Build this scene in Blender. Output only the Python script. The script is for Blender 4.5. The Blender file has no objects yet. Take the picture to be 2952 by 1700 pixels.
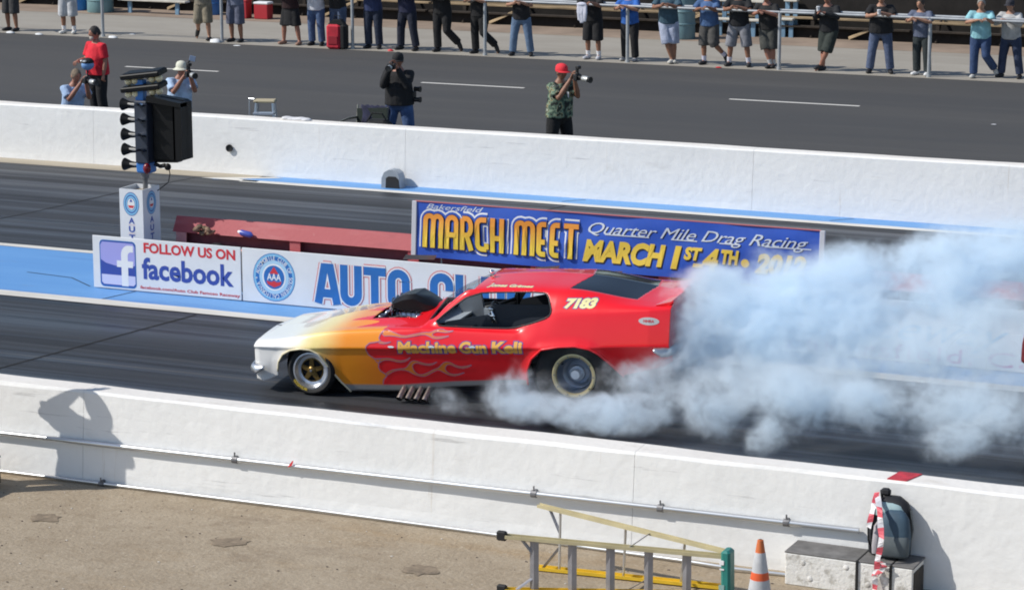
import bpy, bmesh, math, random
import numpy as np
from mathutils import Vector, Matrix, Euler
R = math.radians
rnd = random.Random(7)
S = bpy.context.scene
C = S.collection

# ------------------------------------------------------------------ camera
CAM_F, CAM_YAW, CAM_PITCH, CAM_ROLL, CAM_H = 7447.6, 0.40411, 0.21019, -0.00173, 7.2747
_f = Vector((-math.sin(CAM_YAW)*math.cos(CAM_PITCH), math.cos(CAM_YAW)*math.cos(CAM_PITCH), -math.sin(CAM_PITCH)))
_r = Vector((math.cos(CAM_YAW), math.sin(CAM_YAW), 0)); _u = _r.cross(_f)
_r, _u = _r*math.cos(CAM_ROLL)+_u*math.sin(CAM_ROLL), _u*math.cos(CAM_ROLL)-_r*math.sin(CAM_ROLL)
cam_d = bpy.data.cameras.new('camera'); cam = bpy.data.objects.new('camera', cam_d); C.objects.link(cam)
cam.matrix_world = Matrix(((_r.x, _u.x, -_f.x, 0), (_r.y, _u.y, -_f.y, 0), (_r.z, _u.z, -_f.z, CAM_H), (0, 0, 0, 1)))
cam_d.sensor_width = 36; cam_d.sensor_fit = 'HORIZONTAL'; cam_d.lens = CAM_F/2952*36
cam_d.clip_end = 3000; cam_d.clip_start = .5
S.camera = cam

def G(u, v, z=0.0):            # photograph pixel -> point on the horizontal plane z
    d = _f+_r*((u-1476)/CAM_F)-_u*((v-850)/CAM_F); t = (z-CAM_H)/d.z
    return Vector((t*d.x, t*d.y, z))
def GY(u, v, Y):               # photograph pixel -> point on the vertical plane Y
    d = _f+_r*((u-1476)/CAM_F)-_u*((v-850)/CAM_F); t = Y/d.y
    return Vector((t*d.x, Y, CAM_H+t*d.z))

# ------------------------------------------------------------------ world, sun, exposure
SUN_EL, SUN_AZ = R(43), R(31)       # azimuth measured from -X towards the camera side (-Y)
to_sun = Vector((-math.cos(SUN_EL)*math.cos(SUN_AZ), -math.cos(SUN_EL)*math.sin(SUN_AZ), math.sin(SUN_EL)))
w = bpy.data.worlds.new('World'); S.world = w; w.use_nodes = True
nt = w.node_tree; bg = nt.nodes['Background']
sky = nt.nodes.new('ShaderNodeTexSky'); sky.sky_type = 'NISHITA'; sky.sun_disc = False
sky.sun_elevation = SUN_EL; sky.sun_rotation = math.atan2(to_sun.x, to_sun.y)
sky.air_density = 1.0; sky.dust_density = .6; sky.ozone_density = 1.0
nt.links.new(sky.outputs[0], bg.inputs[0]); bg.inputs[1].default_value = .12
sd = bpy.data.lights.new('sun', 'SUN'); sd.energy = 4.2; sd.angle = R(.53); sd.color = (1, .955, .88)
so = bpy.data.objects.new('sun', sd); C.objects.link(so); so.location = (-40, 0, 60)
so.rotation_euler = (-to_sun).to_track_quat('-Z', 'Y').to_euler()
S.view_settings.view_transform = 'Standard'; S.view_settings.look = 'None'
S.view_settings.exposure = 0.0; S.view_settings.gamma = 1.0
cy = S.cycles
cy.use_denoising = True; cy.filter_width = 1.9; cy.max_bounces = 22; cy.diffuse_bounces = 3; cy.glossy_bounces = 3
cy.transmission_bounces = 4; cy.transparent_max_bounces = 8; cy.volume_bounces = 18
cy.volume_max_steps = 256; cy.use_adaptive_sampling = True; cy.adaptive_threshold = .015

# ------------------------------------------------------------------ materials
M = {}
def mat(name, col, rough=.7, metal=0.0, var=0.0, vscale=4.0, bump=0.0, bscale=40.0, coat=0.0, spec=.5, stretch=None, col2=None, lo=.35, hi=.65, detail=5.0):
    if name in M: return M[name]
    m = bpy.data.materials.new(name); m.use_nodes = True; n = m.node_tree.nodes; l = m.node_tree.links
    b = n['Principled BSDF']; b.inputs['Roughness'].default_value = rough; b.inputs['Metallic'].default_value = metal
    b.inputs['Specular IOR Level'].default_value = spec
    if coat: b.inputs['Coat Weight'].default_value = coat; b.inputs['Coat Roughness'].default_value = .04
    c = (*col, 1); b.inputs['Base Color'].default_value = c; m.diffuse_color = c
    if var or col2 or bump:
        tc = n.new('ShaderNodeTexCoord'); src = tc.outputs['Object']
        if stretch:
            mp = n.new('ShaderNodeMapping'); mp.inputs['Scale'].default_value = stretch; l.new(src, mp.inputs['Vector']); src = mp.outputs[0]
    if var or col2:
        nz = n.new('ShaderNodeTexNoise'); nz.inputs['Scale'].default_value = vscale; nz.inputs['Detail'].default_value = detail; nz.inputs['Roughness'].default_value = .6
        l.new(src, nz.inputs['Vector'])
        rp = n.new('ShaderNodeValToRGB'); l.new(nz.outputs['Fac'], rp.inputs[0])
        rp.color_ramp.elements[0].position = lo; rp.color_ramp.elements[1].position = hi
        a = tuple(x*(1-var) for x in col); d = col2 if col2 else tuple(min(1, x*(1+var)) for x in col)
        rp.color_ramp.elements[0].color = (*a, 1); rp.color_ramp.elements[1].color = (*d, 1)
        l.new(rp.outputs[0], b.inputs['Base Color'])
    if bump:
        n2 = n.new('ShaderNodeTexNoise'); n2.inputs['Scale'].default_value = bscale; n2.inputs['Detail'].default_value = 4
        l.new(src, n2.inputs['Vector']); bp = n.new('ShaderNodeBump'); bp.inputs['Strength'].default_value = bump; bp.inputs['Distance'].default_value = .02
        l.new(n2.outputs['Fac'], bp.inputs['Height']); l.new(bp.outputs[0], b.inputs['Normal'])
    M[name] = m; return m

# ------------------------------------------------------------------ mesh helpers
class MB:
    def __init__(s): s.v = []; s.f = []; s.mi = []; s.cur = 0
    def add(s, vs, fs):
        o = len(s.v); s.v += [tuple(x) for x in vs]; s.f += [tuple(i+o for i in f) for f in fs]; s.mi += [s.cur]*len(fs); return s
    def box(s, c, d, rot=None, bev=0.0):
        hx, hy, hz = d[0]/2, d[1]/2, d[2]/2
        if bev:
            b = min(bev, hx*.9, hy*.9, hz*.9); vs = []
            for z, k in ((-hz, b), (-hz+b, 0), (hz-b, 0), (hz, b)):
                x, y = hx-k, hy-k
                e = b if k == 0 else b*.6
                vs += [(x-e, -y, z), (x, -y+e, z), (x, y-e, z), (x-e, y, z), (-x+e, y, z), (-x, y-e, z), (-x, -y+e, z), (-x+e, -y, z)]
            fs = [tuple(range(7, -1, -1)), tuple(range(24, 32))]
            for k in range(3):
                for i in range(8): fs.append((k*8+i, k*8+(i+1) % 8, k*8+8+(i+1) % 8, k*8+8+i))
        else:
            vs = [(x, y, z) for z in (-hz, hz) for x, y in ((-hx, -hy), (hx, -hy), (hx, hy), (-hx, hy))]
            fs = [(3, 2, 1, 0), (4, 5, 6, 7), (0, 1, 5, 4), (1, 2, 6, 5), (2, 3, 7, 6), (3, 0, 4, 7)]
        m = rot.to_matrix() if isinstance(rot, Euler) else rot
        vs = [Vector(v) for v in vs]
        if m is not None: vs = [m @ v for v in vs]
        c = Vector(c); return s.add([v+c for v in vs], fs)
    def sweep(s, pts, rad, n=10, ref=None, cap=True, round_ends=False):
        pts = [Vector(p) for p in pts]; rad = [(r, r) if not isinstance(r, tuple) else r for r in (rad if isinstance(rad, (list, tuple)) and not (isinstance(rad, tuple) and len(rad) == 2 and len(pts) != 2) else [rad]*len(pts))]
        if round_ends:
            def endcap(p, q, r):
                d = (p-q).normalized(); o = []
                for a in (75, 45, 20): o.append((p+d*(min(r)*math.sin(R(a))*.9), (r[0]*math.cos(R(a)), r[1]*math.cos(R(a)))))
                return o
            a = endcap(pts[0], pts[1], rad[0]); b = endcap(pts[-1], pts[-2], rad[-1])[::-1]
            pts = [x[0] for x in a]+pts+[x[0] for x in b]; rad = [x[1] for x in a]+rad+[x[1] for x in b]
        ring = []; prev = None
        for i, p in enumerate(pts):
            t = (pts[min(i+1, len(pts)-1)]-pts[max(i-1, 0)]).normalized()
            if ref is not None: side = Vector(ref)-t*t.dot(Vector(ref))
            elif prev is None: side = t.orthogonal()
            else: side = prev-t*t.dot(prev)
            if side.length < 1e-5: side = t.orthogonal()
            side.normalize(); prev = side; oth = t.cross(side)
            ring.append([p+side*(rad[i][0]*math.cos(2*math.pi*k/n))+oth*(rad[i][1]*math.sin(2*math.pi*k/n)) for k in range(n)])
        vs = [v for r_ in ring for v in r_]; fs = []
        for i in range(len(ring)-1):
            for k in range(n): fs.append((i*n+k, i*n+(k+1) % n, (i+1)*n+(k+1) % n, (i+1)*n+k))
        if cap: fs.append(tuple(range(n-1, -1, -1))); fs.append(tuple(range((len(ring)-1)*n, len(ring)*n)))
        return s.add(vs, fs)
    def cyl(s, p0, p1, r0, r1=None, n=12): return s.sweep([p0, p1], [r0, r0 if r1 is None else r1], n)
    def ell(s, c, r, nu=12, nv=8, rot=None):
        vs = []; c = Vector(c)
        for j in range(nv+1):
            a = -math.pi/2+math.pi*j/nv
            for i in range(nu):
                b = 2*math.pi*i/nu
                v = Vector((r[0]*math.cos(a)*math.cos(b), r[1]*math.cos(a)*math.sin(b), r[2]*math.sin(a)))
                vs.append(c+(rot @ v if rot is not None else v))
        fs = [(j*nu+i, j*nu+(i+1) % nu, (j+1)*nu+(i+1) % nu, (j+1)*nu+i) for j in range(nv) for i in range(nu)]
        return s.add(vs, fs)
    def lathe(s, c, prof, axis='Z', n=24, a0=0, a1=2*math.pi):
        # prof: (radius, height) pairs
        vs = []; full = abs(a1-a0-2*math.pi) < 1e-6; m = n if full else n+1
        for r, h in prof:
            for i in range(m):
                a = a0+(a1-a0)*i/n
                x, y = r*math.cos(a), r*math.sin(a)
                v = (x, y, h) if axis == 'Z' else ((x, h, y) if axis == 'Y' else (h, x, y))
                vs.append(Vector(v)+Vector(c))
        fs = []
        for j in range(len(prof)-1):
            for i in range(m if full else m-1): fs.append((j*m+i, j*m+(i+1) % m, (j+1)*m+(i+1) % m, (j+1)*m+i))
        return s.add(vs, fs)
    def prism(s, poly, y0, y1, plane='XZ'):
        def P(a, b, d): return (a, d, b) if plane == 'XZ' else ((a, b, d) if plane == 'XY' else (d, a, b))
        n = len(poly); vs = [P(a, b, y0) for a, b in poly]+[P(a, b, y1) for a, b in poly]
        fs = [tuple(range(n)), tuple(range(2*n-1, n-1, -1))]+[(i, (i+1) % n, n+(i+1) % n, n+i) for i in range(n)]
        return s.add(vs, fs)
    def obj(s, name, mats, parent=None, smooth=False, fix=True):
        me = bpy.data.meshes.new(name); me.from_pydata(s.v, [], s.f)
        for m in (mats if isinstance(mats, list) else [mats]): me.materials.append(m)
        if isinstance(mats, list): me.polygons.foreach_set('material_index', s.mi)
        if fix:
            bm = bmesh.new(); bm.from_mesh(me); bmesh.ops.remove_doubles(bm, verts=bm.verts, dist=1e-6)
            bmesh.ops.recalc_face_normals(bm, faces=bm.faces); bm.to_mesh(me); bm.free()
        if smooth:
            me.polygons.foreach_set('use_smooth', [True]*len(me.polygons))
            if smooth != 'all':
                try: me.set_sharp_from_angle(angle=R(smooth if smooth is not True else 40))
                except Exception: pass
        o = bpy.data.objects.new(name, me); C.objects.link(o)
        if parent is not None: o.parent = parent
        return o
def thing(name, label, cat, loc=(0, 0, 0), rz=0.0, group=None, rot=None):
    o = bpy.data.objects.new(name, None); C.objects.link(o); o.empty_display_size = .2
    o.location = loc; o.rotation_euler = rot if rot else (0, 0, rz); o['label'] = label; o['category'] = cat
    if group: o['group'] = group
    return o
def tag(o, label=None, cat=None, group=None, kind=None):
    if label: o['label'] = label
    if cat: o['category'] = cat
    if group: o['group'] = group
    if kind: o['kind'] = kind
    return o
def share(o, parent, loc=(0, 0, 0), rot=None, scale=None, name=None):   # another object with the same mesh
    c = o.copy(); C.objects.link(c); c.parent = parent; c.location = loc
    if rot: c.rotation_euler = rot
    if scale: c.scale = scale
    if name: c.name = name
    return c

# flat lettering: built-in font -> mesh, fitted to a box, in the XZ plane facing -Y
def text_geo(s, bold=0.0, shear=0.0, space=1.0, res=3, outline=0.0):
    cu = bpy.data.curves.new('t', 'FONT'); cu.body = s; cu.offset = bold+outline; cu.shear = shear; cu.space_character = space
    cu.resolution_u = res; cu.fill_mode = 'FRONT'
    o = bpy.data.objects.new('t', cu); C.objects.link(o)
    dg = bpy.context.evaluated_depsgraph_get(); me = bpy.data.meshes.new_from_object(o.evaluated_get(dg))
    vs = [tuple(v.co) for v in me.vertices]; fs = [tuple(p.vertices) for p in me.polygons]
    bpy.data.objects.remove(o); bpy.data.curves.remove(cu); bpy.data.meshes.remove(me)
    return vs, fs
_tc = {}
def text_fit(mb, s, x0, x1, z0, z1, y, bold=0.0, shear=0.0, space=1.0, outline=0.0, slope=0.0, box=None):
    k = (s, bold, shear, space)
    if k not in _tc: _tc[k] = text_geo(s, bold, shear, space)
    bv = _tc[k][0]
    ax, bx = min(v[0] for v in bv), max(v[0] for v in bv); ay, by = min(v[1] for v in bv), max(v[1] for v in bv)
    if outline:
        k2 = (s, bold+outline, shear, space)
        if k2 not in _tc: _tc[k2] = text_geo(s, bold+outline, shear, space)
        vs, fs = _tc[k2]
    else: vs, fs = _tc[k]
    out = []
    for v in vs:
        X = x0+(v[0]-ax)/(bx-ax)*(x1-x0); out.append((X, y, z0+(v[1]-ay)/(by-ay)*(z1-z0)+slope*(X-x0)))
    mb.add(out, fs); return mb
def strokes(mb, lines, wid, y, step=.0003):
    # flat ribbons with round joins, each a hair in front of the last
    for k, ln in enumerate(lines):
        n = len(ln); L = []; Rr = []
        yy = y-step*k
        for i, (a, b) in enumerate(ln):
            p = ln[max(i-1, 0)]; q = ln[min(i+1, n-1)]; dx, dz = q[0]-p[0], q[1]-p[1]; d = math.hypot(dx, dz) or 1
            nx, nz = -dz/d*wid/2, dx/d*wid/2; L.append((a+nx, yy, b+nz)); Rr.append((a-nx, yy, b-nz))
        mb.add(L+Rr, [(i, i+1, n+i+1, n+i) for i in range(n-1)])
    return mb
def arc(cx, cz, rx, rz, a0, a1, n=8): return [(cx+rx*math.cos(R(a0+(a1-a0)*i/n)), cz+rz*math.sin(R(a0+(a1-a0)*i/n))) for i in range(n+1)]
def disc(mb, cx, cz, rx, rz, y, n=28, r0=0.0):
    o = [(cx+rx*math.cos(2*math.pi*i/n), y, cz+rz*math.sin(2*math.pi*i/n)) for i in range(n)]
    if r0:
        q = [(cx+rx*r0*math.cos(2*math.pi*i/n), y, cz+rz*r0*math.sin(2*math.pi*i/n)) for i in range(n)]
        mb.add(o+q, [(i, (i+1) % n, n+(i+1) % n, n+i) for i in range(n)])
    else: mb.add(o, [tuple(range(n))])
    return mb

# ------------------------------------------------------------------ ground, track, paint
def layered(name, base, layers, rough=.8, bump=.2, bscale=60, rvar=0.0, spec=.5):
    # layers: (colour, scale, stretch, lo, hi, strength)
    m = bpy.data.materials.new(name); m.use_nodes = True; n = m.node_tree.nodes; l = m.node_tree.links; b = n['Principled BSDF']
    b.inputs['Roughness'].default_value = rough; b.inputs['Specular IOR Level'].default_value = spec
    tc = n.new('ShaderNodeTexCoord'); prev = None
    for i, (col, sc, st, lo, hi, k) in enumerate(layers):
        mp = n.new('ShaderNodeMapping'); mp.inputs['Scale'].default_value = st; mp.inputs['Location'].default_value = (i*3.7, i*1.3, i*5.1); l.new(tc.outputs['Object'], mp.inputs[0])
        nz = n.new('ShaderNodeTexNoise'); nz.inputs['Scale'].default_value = sc; nz.inputs['Detail'].default_value = 6; nz.inputs['Roughness'].default_value = .62; l.new(mp.outputs[0], nz.inputs[0])
        mr = n.new('ShaderNodeMapRange'); mr.inputs[1].default_value = lo; mr.inputs[2].default_value = hi; mr.inputs[3].default_value = 0; mr.inputs[4].default_value = k; l.new(nz.outputs[0], mr.inputs[0])
        mx = n.new('ShaderNodeMix'); mx.data_type = 'RGBA'; l.new(mr.outputs[0], mx.inputs[0])
        if prev is None: mx.inputs[6].default_value = (*base, 1)
        else: l.new(prev, mx.inputs[6])
        mx.inputs[7].default_value = (*col, 1); prev = mx.outputs[2]
        if i == 0 and rvar:
            r2 = n.new('ShaderNodeMapRange'); r2.inputs[1].default_value = lo; r2.inputs[2].default_value = hi; r2.inputs[3].default_value = rough+rvar; r2.inputs[4].default_value = rough-rvar; l.new(nz.outputs[0], r2.inputs[0]); l.new(r2.outputs[0], b.inputs['Roughness'])
    l.new(prev, b.inputs['Base Color'])
    if bump:
        n2 = n.new('ShaderNodeTexNoise'); n2.inputs['Scale'].default_value = bscale; n2.inputs['Detail'].default_value = 5; l.new(tc.outputs['Object'], n2.inputs[0])
        bp = n.new('ShaderNodeBump'); bp.inputs['Strength'].default_value = bump; bp.inputs['Distance'].default_value = .02; l.new(n2.outputs[0], bp.inputs['Height']); l.new(bp.outputs[0], b.inputs['Normal'])
    M[name] = m; return m
m_dirt = layered('dusty_ground', (.30, .238, .165), [((.39, .322, .235), 1.2, (1, 1, 1), .35, .65, .7), ((.17, .125, .085), .9, (1, 1.6, 1), .56, .70, .6), ((.30, .20, .10), .55, (.6, 2.2, 1), .55, .72, .55), ((.44, .37, .28), 16, (1, 1, 1), .52, .68, .5), ((.14, .10, .065), 24, (1, 1, 1), .58, .68, .5), ((.22, .165, .105), 6, (1, 1, 1), .52, .70, .5)], rough=.92, bump=.6, bscale=25)
m_track = layered('rubbered_track', (.028, .031, .037), [((.050, .058, .070), 1.3, (.03, 1.3, 1), .44, .58, .95), ((.012, .013, .016), 2.0, (.022, 1.5, 1), .48, .60, .95), ((.105, .095, .085), 3.2, (.018, 1.2, 1), .60, .68, .7), ((.020, .021, .024), 5.5, (.02, 1.4, 1), .55, .64, .8), ((.06, .06, .06), 60, (1, 1, 1), .5, .7, .4)], rough=.55, bump=.12, bscale=150, rvar=.12)
m_road = layered('return_road_asphalt', (.062, .060, .058), [((.050, .050, .051), .6, (.08, 1, 1), .45, .62, .8), ((.076, .074, .071), 1.2, (.1, 1.4, 1), .55, .7, .6), ((.09, .09, .087), 50, (1, 1, 1), .55, .72, .45)], rough=.85, bump=.2, bscale=90)
m_apron = layered('concrete_apron', (.30, .275, .235), [((.36, .335, .29), .8, (.5, 1, 1), .4, .65, .7), ((.22, .19, .155), .5, (.3, 1.2, 1), .55, .72, .6), ((.27, .25, .21), 20, (1, 1, 1), .5, .7, .4)], rough=.9, bump=.15)
m_blue = layered('blue_track_paint', (.11, .29, .60), [((.16, .36, .66), .8, (.2, 1, 1), .4, .65, .7), ((.055, .16, .45), 1.4, (.15, 1.5, 1), .58, .72, .55), ((.16, .25, .42), 6, (.3, 1, 1), .62, .75, .4)], rough=.6, bump=.1)
m_line = layered('white_line_paint', (.68, .66, .61), [((.55, .52, .46), 2, (.3, 1, 1), .5, .7, .8), ((.35, .33, .30), 9, (.4, 1, 1), .62, .74, .6)], rough=.7, bump=.1)
m_tan = layered('tan_concrete_strip', (.40, .35, .27), [((.28, .24, .18), 1.5, (.2, 1, 1), .45, .65, .7)], rough=.9, bump=.2)

def sheet(name, x0, x1, y0, y1, z, m, kind='structure'):
    o = MB().add([(x0, y0, z), (x1, y0, z), (x1, y1, z), (x0, y1, z)], [(0, 1, 2, 3)]).obj(name, m)
    if kind: o['kind'] = kind
    return o
XL, XR = -420, 260
gnd = sheet('ground', -900, 900, -60, 1200, 0, m_dirt)
sheet('race_track', XL, XR, 21.86, 38.72, .004, m_track)
sheet('centre_island_paint', XL, XR, 28.9, 31.62, .008, m_blue)
sheet('return_road', XL, XR, 39.05, 56.0, .004, m_road)
sheet('concrete_apron', XL, XR, 56.0, 63.6, .008, m_apron)
m_worn = mat('worn_dirt_strip', (.27, .205, .155), .95, var=.2, vscale=.7)
sheet('dirt_strip', XL, XR, 60.9, 63.2, .012, m_worn)
ln = MB()
def lane_line(nm, x0, x1, yc, wd, z=.012, wob=.012, m=m_line):
    r2 = random.Random(nm+str(yc)); n = int((x1-x0)/.7); a = []; b = []
    for i in range(n+1):
        x = x0+(x1-x0)*i/n; a.append((x, yc-wd/2+r2.uniform(-wob, wob), z)); b.append((x, yc+wd/2+r2.uniform(-wob, wob), z))
    o = MB().add(a+b, [(i, i+1, n+i+2, n+i+1) for i in range(n)]).obj(nm, m); o['kind'] = 'structure'; return o
lane_line('painted_line', -120, 60, 28.80, .27)
lane_line('painted_line', -120, 60, 31.70, .17)
lane_line('painted_line', -21.3, 60, 38.10, .20)
# the blue edge strip by the far wall, its white pointed start and the bare concrete left of it
o = MB().add([(-21.9, 38.06, .008), (-20.6, 38.20, .008), (60, 38.20, .008), (60, 38.70, .008), (-20.9, 38.70, .008)], [(0, 1, 2, 3, 4)]).obj('track_edge_paint', m_blue); o['kind'] = 'structure'
o = MB().add([(-22.1, 38.10, .012), (-21.0, 38.07, .012), (-21.0, 38.20, .012), (-21.45, 38.24, .012), (-20.75, 38.60, .012), (-20.95, 38.62, .012)], [(0, 1, 2, 3), (0, 3, 4, 5)]).obj('painted_tip', m_line); o['kind'] = 'structure'
sheet('concrete_strip', XL, -21.2, 38.22, 38.70, .006, m_tan)
for k, x in enumerate((-46.3, -38.9, -31.53, -24.0, -16.9, -9.5, -2.1)):
    sheet('lane_dash', x, x+2.45+(.35 if k > 3 else 0), 51.02, 51.14, .008, m_line)
m_seam = mat('dark_seam', (.012, .012, .013), .9)
def crack(nm, pts, wd, z, m=m_seam):
    mb = MB(); n = len(pts); a = []; b = []
    for i, q in enumerate(pts):
        p0 = Vector(pts[max(i-1, 0)]); p1 = Vector(pts[min(i+1, n-1)]); d = (p1-p0).normalized(); nn = Vector((-d.y, d.x))*wd/2
        a.append((q[0]+nn.x, q[1]+nn.y, z)); b.append((q[0]-nn.x, q[1]-nn.y, z))
    o = mb.add(a+b, [(i, i+1, n+i+1, n+i) for i in range(n-1)]).obj(nm, m); o['kind'] = 'structure'; return o
crack('track_seam', [(-17.75, 22.2), (-17.39, 25.13), (-17.05, 26.9), (-16.71, 28.6)], .035, .0085)
crack('track_seam', [(-23.4, 31.9), (-22.9, 34.2), (-22.6, 36.4), (-22.2, 38.1)], .025, .0085)
crack('track_seam', [(-16.6, 31.9), (-16.1, 34.2), (-15.7, 36.4), (-15.3, 38.0)], .025, .0085)
for a in ([(-18.35, 28.95), (-18.2, 29.55)], [(-18.95, 29.6), (-19.5, 30.0), (-20.3, 30.1)], [(-13.9, 28.95), (-13.7, 29.5)], [(-15.5, 38.3), (-15.2, 38.6)], [(-11.0, 38.3), (-10.7, 38.62)], [(-9.2, 28.95), (-9.0, 29.5)]):
    crack('paint_crack', a, .018, .0125)
# dirt hollows and stones of the spectators' ground
m_hollow = mat('dark_dirt', (.225, .175, .122), .95, var=.3, vscale=9)
for u, v, a, b in ((128, 1492, .17, .14), (660, 1563, .18, .15), (1215, 1643, .17, .14), (640, 1563, .08, .07), (118, 1490, .09, .07)):
    p = G(u, v); n = 18; rr = [rnd.uniform(.7, 1.25) for _ in range(n)]
    mb = MB(); mb.add([(p.x, p.y, .004)]+[(p.x+a*rr[i]*math.cos(2*math.pi*i/n), p.y+b*rr[i]*math.sin(2*math.pi*i/n), .006) for i in range(n)], [(0, 1+i, 1+(i+1) % n) for i in range(n)])
    mb.obj('dirt_hollow', m_hollow)['kind'] = 'structure'
mb = MB(); mb2 = MB()
for i in range(260):
    u, v = rnd.uniform(-40, 3000), rnd.uniform(1390, 1720); p = G(u, v)
    if p.y > 21.15: continue
    s_ = rnd.choice((.004, .005, .006, .009)); 
    (mb if rnd.random() < .7 else mb2).ell((p.x, p.y, s_*.4), (s_*rnd.uniform(1, 2), s_, s_*.6), 6, 4)
tag(mb.obj('gravel', mat('dark_gravel', (.10, .08, .065), .9)), 'small dark pebbles scattered over the dusty foreground ground', 'gravel', kind='stuff')
tag(mb2.obj('pale_gravel', mat('pale_gravel', (.55, .52, .47), .9)), 'small pale stones and scraps scattered over the dusty foreground', 'gravel', kind='stuff')

# ------------------------------------------------------------------ white barriers
m_white = layered('white_wall_paint', (.80, .80, .79), [((.73, .73, .72), .9, (.4, 1, 1.2), .45, .7, .7), ((.60, .58, .55), 2.2, (.5, 1, 1), .62, .76, .45), ((.85, .85, .84), 6, (1, 1, 1), .5, .7, .5)], rough=.75, bump=.35, bscale=9)
def scuffs(m):
    n = m.node_tree.nodes; l = m.node_tree.links; b = n['Principled BSDF']; src = b.inputs['Base Color'].links[0].from_socket; tc = [x for x in n if x.type == 'TEX_COORD'][0]
    for k, (st, sc, lo, hi, amt, col) in enumerate((((.5, 1, 9), 1.6, .64, .70, .45, (.34, .33, .33)), ((7, 1, .35), 1.3, .66, .74, .40, (.50, .42, .33)), ((1, 1, 1), 26, .68, .74, .5, (.45, .42, .38)))):
        mp = n.new('ShaderNodeMapping'); mp.inputs['Scale'].default_value = st; mp.inputs['Location'].default_value = (k*9.1, 2, k*4); l.new(tc.outputs['Object'], mp.inputs[0]); nz = n.new('ShaderNodeTexNoise'); nz.inputs['Scale'].default_value = sc; nz.inputs['Detail'].default_value = 7; nz.inputs['Roughness'].default_value = .65; l.new(mp.outputs[0], nz.inputs[0])
        mr = n.new('ShaderNodeMapRange'); mr.inputs[1].default_value = lo; mr.inputs[2].default_value = hi; mr.inputs[4].default_value = amt; l.new(nz.outputs[0], mr.inputs[0]); mx = n.new('ShaderNodeMix'); mx.data_type = 'RGBA'; l.new(mr.outputs[0], mx.inputs[0]); l.new(src, mx.inputs[6]); mx.inputs[7].default_value = (*col, 1); src = mx.outputs[2]
    l.new(src, b.inputs['Base Color'])
scuffs(m_white)
m_wtop = layered('dusty_wall_top', (.74, .70, .65), [((.80, .78, .74), 1.5, (.4, 1, 1), .4, .65, .8), ((.50, .45, .39), 3, (.5, 1, 1), .6, .75, .5)], rough=.85, bump=.35, bscale=14)
m_joint = mat('joint_shadow', (.30, .29, .28), .9)
def barrier(name, label, prof, top_idx, x0, x1, seg, seed, jit=.010):
    # prof: (y, z) outline in world coordinates; every cast length is its own piece
    t = thing(name, label, 'wall', ((x0+x1)/2, prof[0][0], 0)); ox, oy = (x0+x1)/2, prof[0][0]
    r2 = random.Random(seed); x = x0; ph = [r2.uniform(0, 6.28) for _ in range(6)]
    def wob(x, k): return jit*(math.sin(x*.9+ph[k % 6])+.6*math.sin(x*2.3+ph[(k+1) % 6])+.4*math.sin(x*5.1+ph[(k+2) % 6]))
    while x < x1:
        e = x+seg-.004; mb = MB(); n = max(2, int(seg/.25)); m = len(prof)
        vs = [(x+(e-x)*i/n-ox, py-oy+wob(x+(e-x)*i/n, k)*.6, (pz+wob(x+(e-x)*i/n, k+3)*.6) if pz > .05 else pz-.02) for i in range(n+1) for k, (py, pz) in enumerate(prof)]
        for i in range(n):
            for k in range(m-1):
                mb.cur = 1 if k in top_idx else 0
                mb.add([], []); mb.f.append((i*m+k, (i+1)*m+k, (i+1)*m+k+1, i*m+k+1)); mb.mi.append(mb.cur)
        mb.v = vs; mb.cur = 0
        mb.f.append(tuple(range(m))); mb.mi.append(0); mb.f.append(tuple(range(n*m+m-1, n*m-1, -1))); mb.mi.append(0)
        mb.obj('wall_segment', [m_white, m_wtop], t, fix=False)
        x += seg
    return t
near_wall = barrier('near_barrier_wall', 'long white concrete barrier nearest the camera, pipe rails along its sloping face', [(21.36, 0), (21.375, .12), (21.445, .90), (21.47, .928), (21.73, .930), (21.755, .90), (21.82, .40), (21.90, 0)], (3,), -43.35, 20, 5.9, 3)
far_wall = barrier('far_barrier_wall', 'long white concrete barrier between the race track and the return road', [(38.69, 0), (38.70, .10), (38.74, .955), (38.765, .98), (39.0, .982), (39.02, .95), (39.08, 0)], (3,), -91.7, 30, 6.1, 9, .006)
# red painted mark across the near wall's top
mb = MB(); a = [G(2602, 1394, .856), G(2678, 1401, .856), G(2645, 1375, .856), G(2570, 1392, .856)]
q = [(-5.62, 21.74), (-5.31, 21.74), (-4.98, 21.99), (-5.26, 21.99)]
q = [(G(2545, 1391, .935).x, 21.472), (G(2604, 1394, .935).x, 21.472), (G(2650, 1375, .935).x, 21.732), (G(2586, 1366, .935).x, 21.732)]
mb.prism(q, .924, .938, 'XY'); red_mark = mb.obj('painted_mark', mat('red_wall_paint', (.50, .035, .05), .6, var=.25, vscale=12), near_wall); red_mark.location = (-near_wall.location.x, -near_wall.location.y, 0)
m_steel = mat('galvanised_pipe', (.62, .64, .66), .32, .85, var=.12, vscale=3, stretch=(.3, 1, 1))
m_dsteel = mat('dull_steel', (.20, .20, .21), .55, .7, var=.3, vscale=8)
def pipe_line(name, label, pts, r, clamps):
    t = thing(name, label, 'pipe', pts[0]); o = Vector(pts[0])
    mb = MB(); mb.sweep([Vector(p)-o for p in pts], r, 10); mb.obj('pipe', m_steel, t, True)
    for cx, cy_, cz in clamps:
        mb = MB(); c = Vector((cx, cy_, cz))-o
        mb.cyl(c+Vector((-.028, 0, 0)), c+Vector((.028, 0, 0)), r*1.3, n=10); mb.box(c+Vector((0, .03, .015)), (.035, .07, .04), bev=.008); mb.cyl(c+Vector((0, -.01, r)), c+Vector((0, -.01, r+.05)), .008)
        mb.obj('clamp', m_dsteel, t, 30)
def pz(x): return .415+.0050*(x+14.9)
px_ = [-30, -22, -14.9, -11.3, -8.5, -5.80]
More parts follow.
